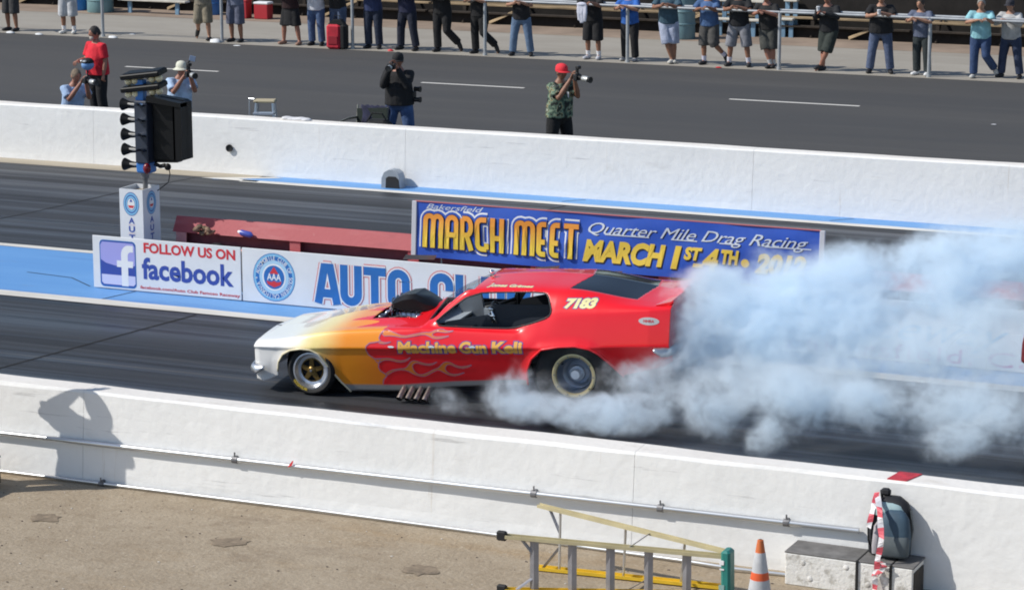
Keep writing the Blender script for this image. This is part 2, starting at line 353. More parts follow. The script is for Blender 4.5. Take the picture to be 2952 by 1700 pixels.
pipe_line('upper_pipe_rail', 'thick steel pipe rail clamped along the middle of the near wall', [(x, 21.362, pz(x)) for x in px_], .027, [(x, 21.362, pz(x)) for x in (-21.5, -17.8, -15.6)]+[(GY(u, 1400, 21.362).x, 21.362, pz(GY(u, 1400, 21.362).x)) for u in (680, 1540, 1905, 2270)])
pts = [(-30, 21.32, .03), (-20, 21.32, .03), (-14.8, 21.325, .025), (-11.2, 21.325, .03), (-9.4, 21.30, .025), (-8.2, 21.27, .02), (-7.4, 21.22, .03), (-6.9, 21.16, .035), (-6.45, 21.22, .02), (-6.1, 21.2, .02)]
pipe_line('ground_pipe', 'thin white pipe lying along the foot of the near wall', pts, .016, [(-13.6, 21.32, .025), (-16.5, 21.32, .03)])
# small red tape scrap on the upper pipe
c = GY(838, 1338, 21.33); tag(MB().prism([(-.03, -.03), (.01, -.012), (.03, .035), (.02, .04), (-.008, .005), (-.03, -.02)], -.003, .003).obj('tape_scrap', mat('red_tape', (.75, .05, .06), .6)), 'small torn scrap of red tape stuck to the upper pipe rail', 'tape').location = c
# bracket at the left edge of the frame
# far wall fittings
c = Vector((-21.85, 38.682, .45)); mb = MB(); mb.lathe((0, 0, 0), [(0, .012), (.045, .01), (.058, -.004), (.062, -.012), (.064, .02)], 'Y', 20)
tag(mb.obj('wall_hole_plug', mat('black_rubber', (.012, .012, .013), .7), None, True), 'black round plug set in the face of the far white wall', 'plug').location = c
t = thing('timing_reflector', 'grey rounded hood with a black opening at the foot of the far wall', 'sensor', (-18.62, 38.5, .008))
mb = MB(); pr = [(-.17, 0), (-.165, .16), (-.12, .26), (-.03, .31), (.07, .30), (.14, .25), (.17, .15), (.18, 0)]
mb.prism(pr, -.12, .10); mb.obj('hood', mat('grey_hood', (.30, .34, .39), .5, .2, var=.1), t, 35)
mb = MB(); mb.prism([(-.09, .005), (-.08, .17), (-.03, .20), (.10, .20), (.155, .15), (.17, .005)], -.127, -.118); mb.obj('opening', M['black_rubber'], t)

# ------------------------------------------------------------------ signs along the centre island
m_sign = mat('white_sign_sheet', (.74, .755, .78), .45, var=.04, vscale=2)
m_navy = mat('print_navy', (.035, .075, .36), .5); m_bl2 = mat('print_blue', (.02, .15, .46), .5, var=.08, vscale=3)
m_lav = mat('print_lavender', (.36, .36, .74), .5); m_lav2 = mat('print_pale_lavender', (.60, .61, .83), .5)
m_red = mat('print_red', (.62, .035, .05), .5); m_pinkp = mat('print_pink', (.72, .45, .47), .5); m_wp = mat('print_white', (.80, .81, .83), .5)
m_cy = mat('print_light_blue', (.22, .50, .74), .5); m_sk = mat('print_sky', (.40, .62, .80), .5)
m_woodpost = mat('weathered_post', (.16, .12, .085), .9, var=.3, vscale=12)
SY = 29.56
def board(name, label, x0, x1, z0=.02, z1=.74):
    t = thing(name, label, 'sign', ((x0+x1)/2, SY, 0)); hw = (x1-x0)/2
    MB().box((0, 0, (z0+z1)/2), (2*hw-.01, .018, z1-z0), bev=.004).obj('panel', m_sign, t)
    n = max(2, int((x1-x0)/1.4)+1)
    for i in range(n):
        x = -hw+.2+(2*hw-.4)*i/(n-1); mb = MB(); mb.box((x, .055, .33), (.07, .07, .66)); mb.sweep([(x, .08, .55), (x, .42, .02)], .022, 6); mb.obj('support', m_woodpost, t)
    t['cx'] = (x0+x1)/2; return t
def put(mb, name, m, t, **k):   # lettering is modelled in world X, moved into the sign's frame
    mb.v = [(a-t.location.x, b, c-t.location.z) for a, b, c in mb.v]; return mb.obj(name, m, t, fix=False, **k)
def emblem(t, cx, cz, r, y=-.0105, k=1.0):
    put(disc(MB(), cx, cz, r*k, r, y), 'emblem_disc', m_bl2, t); put(disc(MB(), cx, cz, r*k*.97, r*.97, y-.001, r0=.90), 'emblem_ring', m_cy, t)
    put(disc(MB(), cx, cz, r*k*.70, r*.70, y-.001), 'emblem_ring', m_sk, t); put(disc(MB(), cx, cz, r*k*.56, r*.56, y-.002), 'emblem_ring', m_wp, t)
    put(disc(MB(), cx, cz, r*k*.49, r*.49, y-.003), 'emblem_centre', m_bl2, t)
    s_ = 'AUTOMOBILE CLUB OF SOUTHERN CALIFORNIA * '; mb = MB()
    for i, ch in enumerate(s_):
        if ch == ' ': continue
        kk = (ch, .01, 0, 1)
        if kk not in _tc: _tc[kk] = text_geo(ch, .01)
        vs, fs = _tc[kk]; a = math.pi*.93-2*math.pi*i/len(s_); sc = r*.25
        mx = sum(v[0] for v in vs)/len(vs); o = []
        for v in vs:
            lx, lz = (v[0]-mx)*sc*.75, (v[1]-.35)*sc; th = a-math.pi/2
            o.append((cx+k*(r*.80*math.cos(a)+lx*math.cos(th)-lz*math.sin(th)), y-.002, cz+r*.80*math.sin(a)+lx*math.sin(th)+lz*math.cos(th)))
        mb.add(o, fs)
    put(mb, 'emblem_lettering', m_wp, t)['kind'] = 'stuff'
    put(MB().add([(cx-.36*r*k, y-.004, cz-.16*r), (cx-.30*r*k, y-.004, cz-.30*r), (cx, y-.004, cz-.42*r), (cx+.30*r*k, y-.004, cz-.30*r), (cx+.36*r*k, y-.004, cz-.16*r), (cx+.12*r*k, y-.004, cz-.20*r), (cx, y-.004, cz-.14*r), (cx-.12*r*k, y-.004, cz-.20*r)], [(0, 1, 2, 7), (7, 2, 6), (6, 2, 5), (5, 2, 3, 4)]), 'emblem_base', m_red, t)
    put(MB().add([(cx-.22*r*k, y-.004, cz+.14*r), (cx+.22*r*k, y-.004, cz+.14*r), (cx, y-.004, cz+.44*r)], [(0, 1, 2)]), 'emblem_peak', m_red, t)
    put(text_fit(MB(), 'AAA', cx-.33*r*k, cx+.33*r*k, cz-.13*r, cz+.16*r, y-.005, .02), 'emblem_lettering', m_wp, t)

# first sign: follow us
fb = board('follow_us_sign', 'white sign reading FOLLOW US ON facebook with a blue letter square, left end', -18.86, -16.555)
def rrect(x0, x1, z0, z1, r, n=5): return arc(x1-r, z1-r, r, r, 0, 90, n)+arc(x0+r, z1-r, r, r, 90, 180, n)+arc(x0+r, z0+r, r, r, 180, 270, n)+arc(x1-r, z0+r, r, r, 270, 360, n)
def flat(mb, poly, y): return mb.add([(a, y, b) for a, b in poly], [tuple(range(len(poly)))])
put(flat(MB(), rrect(-18.745, -18.175, .045, .692, .06), -.0105), 'square_edge', m_bl2, fb)
put(flat(MB(), rrect(-18.73, -18.19, .065, .678, .05), -.0115), 'square', m_navy, fb)
put(flat(MB(), [(-18.73, .62), (-18.70, .665), (-18.22, .665), (-18.19, .62), (-18.19, .36), (-18.35, .335), (-18.5, .345), (-18.65, .375), (-18.73, .42)], -.0125), 'square_gloss', m_lav, fb)
put(flat(MB(), [(-18.72, .215), (-18.19, .215), (-18.19, .11), (-18.22, .08), (-18.69, .08), (-18.72, .11)], -.0125), 'square_gloss', m_lav2, fb)
fl = [(-18.405, .07)]+[(-18.405, .33), (-18.475, .33), (-18.475, .42), (-18.405, .42), (-18.405, .50)]+arc(-18.29, .50, .115, .135, 180, 95, 7)+[(-18.215, .635), (-18.215, .545), (-18.25, .545)]+arc(-18.25, .495, .05, .05, 95, 180, 4)+[(-18.30, .42), (-18.215, .42), (-18.225, .33), (-18.30, .33), (-18.30, .07)]
put(flat(MB(), fl, -.0135), 'letter_f', m_wp, fb)
put(text_fit(MB(), 'FOLLOW US ON', -18.05, -16.64, .555, .698, -.0115, .035), 'lettering', m_red, fb)
put(text_fit(MB(), 'facebook', -18.085, -16.67, .19, .495, -.0115, .03), 'lettering', m_navy, fb)
put(text_fit(MB(), 'facebook.com/Auto Club Famoso Raceway', -18.12, -16.58, .045, .10, -.0115, .02), 'lettering', m_red, fb)
# second sign: auto club
ac = board('auto_club_sign', 'long white sign with round blue emblem and tall blue AUTO CLUB letters behind the car', -16.545, -11.2)
emblem(ac, -16.06, .375, .325, k=.97)
for s_, x0, x1 in (('AUTO', -15.44, -14.06), ('CLUB', -13.80, -12.36)):
    z0, z1 = .085, .625
    # condensed heavy letters, one by one, with pink glow, red rule and white inline behind
    wd = (x1-x0)/len(s_); LW = .112
    for i, ch in enumerate(s_):
        a = x0+wd*i+.014; b = x0+wd*(i+1)-.014; h = LW/2; m_ = (a+b)/2; zt, zb = z1-h, z0+h; l_, r_ = a+h, b-h; rr = (r_-l_)/2
        G_ = {'A': [[(a+.02, z0), (m_-.035, z1-.01)], [(b-.02, z0), (m_+.035, z1-.01)], [(a+.08, z0+.14), (b-.08, z0+.14)], [(m_-.06, z1-h), (m_+.06, z1-h)]],
              'U': [[(l_, z1)]+arc(m_, zb+rr, rr, rr, 180, 360, 10)+[(r_, z1)]],
              'T': [[(a, zt), (b, zt)], [(m_, z1), (m_, z0)]],
              'O': [arc(m_, zt-rr, rr, rr, 0, 180, 10)+arc(m_, zb+rr, rr, rr, 180, 360, 10)+[(r_, zt-rr)]],
              'C': [[(r_, zt-rr-.06)]+arc(m_, zt-rr, rr, rr, 0, 180, 10)+arc(m_, zb+rr, rr, rr, 180, 360, 10)+[(r_, zb+rr+.06)]],
              'L': [[(l_, z1), (l_, z0)], [(l_-h, zb), (b, zb)]],
              'B': [[(l_, z1), (l_, z0)], [(l_, zt), (m_, zt)]+arc(m_, zt-.10, rr, .10, 90, -90, 8)+[(l_, zt-.20)], [(l_, zb), (m_, zb)]+arc(m_, zb+.115, rr, .115, -90, 90, 8)+[(l_, zb+.23)]]}[ch]
        for k, (ex, mm) in enumerate(((.075, m_pinkp), (.054, m_red), (.040, m_wp), (0, m_bl2))):
            put(strokes(MB(), [[(p[0], p[1]) for p in g] for g in G_], LW+ex, -.0105-.0018*k), 'letter' if k == 3 else 'letter_outline', mm, ac)
# third sign: raceway
rw = board('raceway_sign', 'long white sign with blue script Raceway and red Bakersfield lettering, half hidden in smoke', -11.19, 4.4, z1=.765)
put(text_fit(MB(), 'Famoso', -10.95, -8.85, .25, .60, -.0115, .0, .45), 'script_lettering', m_cy, rw); put(text_fit(MB(), 'Raceway', -8.56, -6.27, .20, .58, -.0115, .0, .45), 'script_lettering', m_cy, rw)
m_mag = mat('print_magenta', (.50, .10, .30), .5); put(text_fit(MB(), 'Ca', -6.52, -5.95, .06, .24, -.0115, .0, .05, 1.1), 'lettering', m_mag, rw); put(text_fit(MB(), 'Bakersfield,', -9.0, -6.70, .03, .235, -.0115, .0, .05, 1.15), 'lettering', mat('print_magenta', (.50, .10, .30), .5), rw)

# ------------------------------------------------------------------ red guardrail behind the signs
m_rail = layered('faded_red_steel', (.40, .075, .085), [((.52, .20, .20), 1.1, (.4, 1, 2), .45, .68, .8), ((.27, .045, .055), 2, (.4, 1, 1.5), .55, .7, .7), ((.60, .47, .38), 4, (.5, 1, 1), .68, .76, .7)], rough=.65, bump=.15, bscale=20)
m_pk = mat('chalky_pink_steel', (.62, .30, .29), .75, var=.15, vscale=3); m_rd = mat('dark_red_steel', (.16, .035, .04), .7, var=.2)
gr = thing('guardrail', 'faded red steel guardrail standing behind the white signs on the blue island', 'guardrail', (-18.2, 30.6, 0))
x = 0
while x < 24:
    L = min(4.05, 24-x); mb = MB()
    mb.prism([(-.02, .66), (.10, .86), (.13, .86), (.13, .83), (.09, .80), (.02, .69), (.13, .69), (.13, .66)], x, x+L-.01, 'YZ')
    mb.obj('rail_beam', m_rail, gr); x += L
for i in range(14):
    x = .04+i*1.78; mb = MB(); mb.prism([(x, 0), (x+.16, 0), (x+.16, .66), (x, .66)], .0, .02); mb.box((x+.08, .07, .33), (.015, .11, .655)); mb.prism([(x, 0), (x+.16, 0), (x+.16, .65), (x, .65)], .12, .135)
    mb.obj('rail_post', m_rail if i else m_pk, gr)
x = 0
while x < 24:
    L = min(4.05, 24-x); mb = MB(); mb.prism([(-.30, .43), (-.28, .46), (-.02, .49), (-.02, .46), (-.27, .43), (-.27, .28), (-.30, .28)], x, x+L-.02, 'YZ'); mb.obj('lower_shelf', m_pk, gr)
    mb = MB(); mb.prism([(.115, .02), (.118, .02), (.118, .655), (.115, .655)], x, x+L-.02, 'YZ'); mb.obj('back_plate', m_rd, gr); x += L
# bits left lying on it
m_glove = mat('olive_cloth', (.16, .14, .06), .9, var=.6, vscale=20, col2=(.32, .20, .14))
mb = MB(); c = GY(590, 668, 30.56); 
for i in range(9): mb.ell((rnd.uniform(-.12, .12), rnd.uniform(-.05, .03), rnd.uniform(-.03, .05)), (rnd.uniform(.04, .08), .04, rnd.uniform(.02, .04)), 8, 6, Euler((0, rnd.uniform(-.6, .6), rnd.uniform(-1, 1))).to_matrix())
o = mb.obj('crumpled_rag', m_glove, None, 'all'); o.location = (c.x, 30.53, .70); tag(o, 'crumpled olive and tan rag lying on the red guardrail', 'rag')
t = thing('spray_bottle', 'blue plastic bottle with white cap lying on the red guardrail', 'bottle', (GY(712, 678, 30.55).x, 30.55, .715), rot=(0, R(96), R(-10)))
mb = MB(); mb.lathe((0, 0, 0), [(0, -.10), (.04, -.10), (.042, .06), (.02, .09), (.014, .10), (0, .10)], n=14); mb.obj('bottle_body', mat('blue_plastic', (.06, .09, .42), .3), t, True)
mb = MB(); mb.lathe((0, 0, 0), [(0, -.15), (.022, -.15), (.024, -.10), (0, -.10)], n=12); mb.obj('cap', m_wp, t, True)
mb = MB(); mb.box((0, 0, .13), (.30, .2, .26), bev=.01); mb.box((0, -.103, .2), (.31, .006, .02)); o = mb.obj('cardboard_box', mat('tan_cardboard', (.52, .38, .20), .85, var=.1)); o.location = (GY(690, 703, 30.4).x, 30.15, .40-.12); tag(o, 'tan cardboard box tucked between the guardrail and the follow us sign', 'box')
mb = MB(); mb.prism([(-.09, 0), (.09, 0), (.10, .22), (.05, .30), (-.06, .30), (-.10, .22)], -.08, .08); o = mb.obj('black_case', mat('black_cloth', (.012, .013, .014), .85)); o.location = (GY(640, 700, 30.3).x, 30.12, .33); tag(o, 'small black case standing left of the tan cardboard box', 'case')
mb = MB(); mb.prism([(-.16, 0), (.16, 0), (.17, .2), (.11, .29), (-.12, .27), (-.17, .2)], -.09, .09); o = mb.obj('olive_bag', mat('olive_bag', (.06, .062, .045), .85, var=.2)); o.location = (GY(750, 708, 30.3).x, 30.12, .31); tag(o, 'dark olive bag standing right of the tan cardboard box', 'bag')

# ------------------------------------------------------------------ blue banner
bn = thing('march_meet_banner', 'blue MARCH MEET banner with orange and yellow letters strapped to the guardrail', 'banner', (-14.46, 30.50, .61), rot=(R(-4), 0, 0))
m_bb = mat('banner_blue', (.035, .105, .50), .38, var=.1, vscale=1.2, bump=.25, bscale=2.5)
m_by = mat('banner_yellow', (.80, .56, .07), .5); m_bk = mat('banner_black', (.015, .018, .04), .5); m_silver = mat('banner_silver', (.62, .67, .74), .5)
mb = MB(); nx, nz = 90, 10; W_, H_ = 5.58, .73
def bwave(x, z): return .010*math.sin(x*2.2+z*3)+.006*math.sin(x*7+z*9)+.008*math.sin((x*.7-z*2.2)*5)
mb.add([(W_*i/nx, bwave(W_*i/nx, H_*j/nz)+dy, H_*j/nz) for dy in (0, .006) for j in range(nz+1) for i in range(nx+1)],
       [(j*(nx+1)+i, j*(nx+1)+i+1, (j+1)*(nx+1)+i+1, (j+1)*(nx+1)+i) for j in range(nz) for i in range(nx)]+[((nx+1)*(nz+1)+(j+1)*(nx+1)+i, (nx+1)*(nz+1)+(j+1)*(nx+1)+i+1, (nx+1)*(nz+1)+j*(nx+1)+i+1, (nx+1)*(nz+1)+j*(nx+1)+i) for j in range(nz) for i in range(nx)])
mb.obj('cloth', m_bb, bn, 'all', fix=False)
for x in (-.035, W_-.01):
    MB().box((x+.03, .0, H_/2), (.07, .03, H_+.02), bev=.006).obj('edge_pole', mat('grey_hem', (.52, .53, .57), .6), bn)
MB().cyl((0, 0, H_+.008), (W_, 0, H_+.008), .010).obj('top_hem', mat('red_hem', (.42, .12, .14), .6), bn)
BX, BZ = -14.46, .61
def cloth_print(mb, name, m, y):      # lay the print on the waving cloth
    bm = bmesh.new(); me = bpy.data.meshes.new(name); me.from_pydata([(a-BX, b, c-BZ) for a, b, c in mb.v], [], mb.f); bm.from_mesh(me)
    for _ in range(3):
        le = [e for e in bm.edges if e.calc_length() > .04]
        if le: bmesh.ops.subdivide_edges(bm, edges=le, cuts=1, use_grid_fill=False)
    for v in bm.verts: v.co.y = bwave(v.co.x, v.co.z)+y+v.co.y
    bm.to_mesh(me); bm.free(); me.materials.append(m); o = bpy.data.objects.new(name, me); C.objects.link(o); o.parent = bn; return o
# tall round-shouldered letters: MARCH MEET
m_grad = bpy.data.materials.new('banner_orange_fade'); m_grad.use_nodes = True; n = m_grad.node_tree.nodes; l = m_grad.node_tree.links
tc = n.new('ShaderNodeTexCoord'); sx = n.new('ShaderNodeSeparateXYZ'); mr = n.new('ShaderNodeMapRange'); rp = n.new('ShaderNodeValToRGB')
l.new(tc.outputs['Object'], sx.inputs[0]); l.new(sx.outputs[2], mr.inputs[0]); mr.inputs[1].default_value = .12; mr.inputs[2].default_value = .60; l.new(mr.outputs[0], rp.inputs[0])
e = rp.color_ramp.elements; e[0].position = .25; e[0].color = (.80, .57, .06, 1); e[1].position = .85; e[1].color = (.80, .30, .04, 1); l.new(rp.outputs[0], n['Principled BSDF'].inputs['Base Color']); n['Principled BSDF'].inputs['Roughness'].default_value = .5
def word(s_, x0, x1, z0, z1, LW):
    wds = {'M': 1.45, 'T': 1.05, 'E': .85}; tot = sum(wds.get(c, 1) for c in s_); x = x0; L = []
    for ch in s_:
        w_ = wds.get(ch, 1)/tot*(x1-x0); a, b = x+.012, x+w_-.012; h = LW/2; l_, r_ = a+h, b-h; m_ = (a+b)/2; rr = (r_-l_)/2; zm = z0+(z1-z0)*.42
        if ch == 'M': q = (m_-l_)/2; L += [[(l_, z0)]+arc(l_+q, z1-h-q, q, q, 180, 0, 8)+[(m_, z0)], [(m_, z0)]+arc(m_+q, z1-h-q, q, q, 180, 0, 8)+[(r_, z0)]]
        if ch == 'A': L += [[(l_, z0)]+arc(m_, z1-h-rr, rr, rr, 180, 0, 8)+[(r_, z0)], [(l_, zm), (r_, zm)]]
        if ch == 'R': L += [[(l_, z0), (l_, z1-h)], [(l_, z1-h), (m_, z1-h)]+arc(m_, z1-h-.11, rr, .11, 90, -90, 8)+[(l_, z1-h-.22)], [(m_, z1-h-.22), (r_, z0)]]
        if ch == 'C': L += [[(r_, z1-h), (m_, z1-h)]+arc(m_, z1-h-rr, rr, rr, 90, 180, 6)+arc(m_, z0+h+rr, rr, rr, 180, 270, 6)+[(r_, z0+h)], [(r_, z0+h), (r_, z0+h+.08)]]
        if ch == 'H': L += [[(l_, z0), (l_, z1)], [(r_, z0), (r_, z1)], [(l_, zm), (r_, zm)]]
        if ch == 'E': L += [[(r_, z1-h), (m_, z1-h)]+arc(m_, z1-h-rr, rr, rr, 90, 180, 6)+arc(m_, z0+h+rr, rr, rr, 180, 270, 6)+[(r_, z0+h)], [(l_, zm), (r_-.01, zm)]]
        if ch == 'T': L += [[(a, z1-h), (b, z1-h)], [(m_, z1), (m_, z0)]]
        x += w_
    return L
for s_, x0, x1 in (('MARCH', -14.34, -13.14), ('MEET', -13.02, -12.10)):
    L = word(s_, x0, x1, .745, 1.20, .066)
    for k, (ex, mm, dz) in enumerate(((.115, m_wp, 0), (.070, m_bb, 0), (.024, m_bk, -.006), (0, m_grad, 0))):
        cloth_print(strokes(MB(), [[(a, b+dz) for a, b in g] for g in L], .066+ex, 0, .0004), 'letter' if k == 3 else 'letter_outline', mm, -.004-.009*k)
cloth_print(text_fit(MB(), 'Bakersfield', -14.30, -13.47, 1.255, 1.325, 0, .005, .4), 'script_lettering', m_silver, -.002)
cloth_print(text_fit(MB(), 'Quarter Mile Drag Racing', -11.98, -9.03, 1.045, 1.235, 0, 0.0, .45, .97), 'script_lettering', m_bk, -.002)
cloth_print(text_fit(MB(), 'Quarter Mile Drag Racing', -11.99, -9.04, 1.052, 1.242, 0, 0.0, .45, .97), 'script_lettering', m_silver, -.008)
for ul in ([(-11.75, 1.095), (-11.15, 1.095)], [(-10.85, 1.095), (-10.5, 1.095)], [(-10.2, 1.095), (-9.95, 1.095)], [(-9.6, 1.095), (-9.0, 1.10)]): cloth_print(strokes(MB(), [ul], .014, 0), 'script_underline', m_silver, -.0085)
for s_, x0, x1, z0, z1 in (('MARCH', -12.05, -10.92, .725, 1.02), ('1', -10.85, -10.70, .72, 1.02), ('ST', -10.67, -10.42, .85, 1.02), ('-', -10.55, -10.40, .765, .815), ('4', -10.42, -10.20, .72, 1.02), ('TH', -10.17, -9.93, .83, 1.02), ('2012', -9.72, -9.06, .75, 1.01)):
    cloth_print(text_fit(MB(), s_, x0+.012, x1+.012, z0-.022, z1-.022, 0, .055, .22), 'lettering_shadow', m_bk, -.004)
    cloth_print(text_fit(MB(), s_, x0, x1, z0, z1, 0, .055, .22), 'lettering', m_by, -.010)
cloth_print(disc(MB(), -9.85, .865, .055, .055, 0), 'lettering', m_by, -.010)
m_strap = mat('tan_strap', (.42, .37, .27), .8)
for u0, v0, u1, v1 in ((1255, 742, 1165, 754), (1610, 772, 1540, 790), (1790, 788, 1720, 800)):
    a = GY(u0, v0, 30.48); b = GY(u1, v1, 29.62); mb = MB(); d = Vector((.02, 0, .03)); mb.add([a-d, a+d, b+d, b-d, a-d+Vector((0, .004, -.004)), a+d+Vector((0, .004, -.004)), b+d+Vector((0, .004, -.004)), b-d+Vector((0, .004, -.004))], [(0, 1, 2, 3), (7, 6, 5, 4), (0, 4, 5, 1), (2, 6, 7, 3), (1, 5, 6, 2), (3, 7, 4, 0)])
    mb.v = [(v[0]-BX, v[1]-30.5, v[2]-BZ) for v in mb.v]; mb.obj('strap', m_strap, bn)

# ------------------------------------------------------------------ starting light tree
m_blk = mat('black_tree_metal', (.0045, .005, .006), .5, spec=.25); m_nav = mat('navy_tree_metal', (.022, .03, .05), .5); m_tbl = mat('tree_blue', (.03, .17, .50), .5)
m_cream = mat('cream_bulb', (.75, .66, .42), .25, coat=.5); m_chrome = mat('bright_chrome', (.86, .87, .88), .10, 1.0); m_grey = mat('grey_horn', (.45, .43, .40), .5)
tr = thing('starting_light_tree', 'dark starting light tree with side lamps on a white square pillar', 'signal', (-18.575, 30.35, .008))
px0 = -18.575
pil = thing('pillar', 'white pillar', 'x'); del pil['label'], pil['category']; pil.parent = tr
mb = MB(); w2, d2, hh = .185, .225, 1.29
for sx_, sy_ in ((0, -1), (0, 1), (1, 0), (-1, 0)):
    if sy_: mb.box((0, sy_*(d2-.006), hh/2), (2*w2, .012, hh))
    else: mb.box((sx_*(w2-.006), 0, hh/2), (.012, 2*d2-.026, hh))
mb.obj('pillar_panel', m_sign, pil); MB().box((0, 0, 1.22), (2*w2-.03, 2*d2-.03, .01)).obj('pillar_lid', mat('tan_board', (.30, .25, .18), .9), pil)
def pillar_print(face):
    # emblem and vertical letters on one pillar face
    prt = thing('pillar_print', '', ''); del prt['label'], prt['category']; prt.parent = pil
    if face == 'front': prt.location = (0, -d2-.0015, 0)
    else: prt.location = (w2+.0015, 0, 0); prt.rotation_euler = (0, 0, R(90))
    def P(mb, nm, m): o = mb.obj(nm, m, pil, fix=False); o.location = prt.location; o.rotation_euler = prt.rotation_euler
    zc = 1.085
    P(disc(MB(), 0, zc, .125, .165, 0), 'print_disc', m_navy); P(disc(MB(), 0, zc, .118, .156, -.001, r0=.82), 'print_ring', m_cy); P(disc(MB(), 0, zc, .085, .112, -.001, r0=.74), 'print_ring', m_cy)
    P(disc(MB(), 0, zc, .058, .078, -.002), 'print_ring', m_wp); P(flat(MB(), [(-.05, zc-.02), (-.03, zc-.055), (.03, zc-.055), (.05, zc-.02)], -.003), 'print_base', m_red); P(flat(MB(), [(-.025, zc+.03), (.025, zc+.03), (0, zc+.075)], -.003), 'print_peak', m_navy)
    for i, ch in enumerate('AUTOCLUB'):
        z1 = .895-i*.118; P(text_fit(MB(), ch, -.048, .048, z1-.085, z1, -.001, .03), 'letter', m_navy)
        if i < 7: P(flat(MB(), [(-.055, z1-.104), (.055, z1-.104), (.055, z1-.098), (-.055, z1-.098)], -.001), 'letter_rule', m_pinkp)
    bpy.data.objects.remove(prt)
pillar_print('front'); pillar_print('side')
mb = MB(); mb.cyl((.10, 0, 1.20), (.10, 0, 1.55), .035, n=12); mb.cyl((.10, 0, 1.42), (.10, 0, 1.50), .06, n=12); mb.obj('post', m_dsteel, tr, True)
X = lambda v: v-px0
mb = MB(); mb.box((X(-18.45), 0, 1.575), (.22, .20, .15), bev=.02); mb.obj('collar', m_tbl, tr)
mb = MB(); mb.ell((X(-18.37), -.12, 1.575), (.055, .055, .075)); mb.obj('beacon', mat('dark_red_lens', (.16, .006, .012), .2), tr, 'all')
mb = MB(); mb.box((X(-18.45), 0, 2.07), (.20, .24, .86), bev=.012); mb.obj('column', m_nav, tr)
mb = MB(); mb.prism([(X(-18.33), 1.64), (X(-17.97), 1.66), (X(-17.97), 1.72), (X(-17.80), 1.72), (X(-17.80), 2.50), (X(-17.86), 2.53), (X(-18.22), 2.57), (X(-18.33), 2.57)], .02, .16); mb.prism([(X(-18.30), 1.70), (X(-18.0), 1.70), (X(-18.0), 2.46), (X(-18.30), 2.46)], -.02, .03); mb.prism([(X(-17.90), 1.72), (X(-17.80), 1.72), (X(-17.80), 2.50), (X(-17.90), 2.50)], -.14, .03); mb.prism([(X(-18.33), 2.50), (X(-17.80), 2.45), (X(-17.80), 2.51), (X(-18.33), 2.58)], -.16, .03)
mb.obj('side_shield', m_blk, tr)
for i in range(5):
    z = 2.43-i*.208; mb = MB(); c = (X(-18.55), -.02, z)
    mb.lathe(c, [(0, 0), (.042, 0), (.040, -.06), (.048, -.13), (.075, -.20), (.088, -.235), (.080, -.238), (.0, -.20)], 'X', 16); o = mb.obj('side_lamp', m_blk, tr, True)
    mb = MB(); mb.lathe((c[0], c[1]-.012, z+.012), [(.033, -.02), (.034, -.13)], 'X', 12, R(150), R(300)); mb.obj('lamp_neck', m_grey, o)
    mb = MB(); mb.ell((c[0]-.225, c[1], z), (.012, .07, .07), 12, 6); mb.obj('lens', mat(('red_lens', 'amber_lens', 'amber_lens', 'green_lens', 'red_lens')[i], ((.25, .07, .03), (.30, .17, .05), (.30, .17, .05), (.02, .16, .06), (.28, .03, .03))[i], .2), o, 'all')
    if i < 4:
        mb = MB(); mb.lathe((X(-18.42), -.12, z-.01), [(.062, 0), (.066, -.10)], 'Y', 12, R(15), R(165)); mb.lathe((X(-18.42), -.12, z-.01), [(.056, 0), (.060, -.10)], 'Y', 12, R(15), R(165)); mb.obj('front_visor', m_chrome if i < 3 else m_nav, tr, True)
mb = MB(); mb.box((X(-18.50), .0, 2.60), (.12, .10, .36)); mb.obj('head_post', m_tbl, tr)
for z in (2.86, 2.685):
    b = thing('light_bar', '', ''); del b['label'], b['category']; b.parent = tr; b.location = (X(-18.45), 0, z); b.rotation_euler = (R(8), R(-8), 0)
    mb = MB(); mb.box((0, 0, 0), (.62, .26, .07), bev=.012); mb.box((0, .02, .038), (.56, .2, .008)); mb.obj('bar_housing', m_blk, b)
    for sx_ in (-.24, -.13, .14, .25):
        mb = MB(); mb.ell((sx_, -.04, -.075), (.052, .052, .052), 14, 10); mb.obj('bulb', m_cream, b, 'all'); 
        mb = MB(); mb.cyl((sx_, -.02, -.03), (sx_+.10 if sx_ < 0 else sx_-.10, .02, -.065), .028); mb.obj('bulb_socket', m_grey, b)
mb = MB(); mb.sweep([(X(-18.30), -.02, 1.63), (X(-18.22), -.02, 1.60), (X(-18.14), -.02, 1.62)], .03, 8); mb.ell((X(-18.10), -.02, 1.60), (.05, .04, .05)); mb.obj('foot_lamp', m_blk, tr, True)
mb = MB(); mb.sweep([(X(-18.1), 0, 1.62), (X(-18.08), 0, 1.5), (X(-18.12), .02, 1.38), (X(-18.3), .02, 1.25)], .007, 6); mb.obj('cable', m_blk, tr)

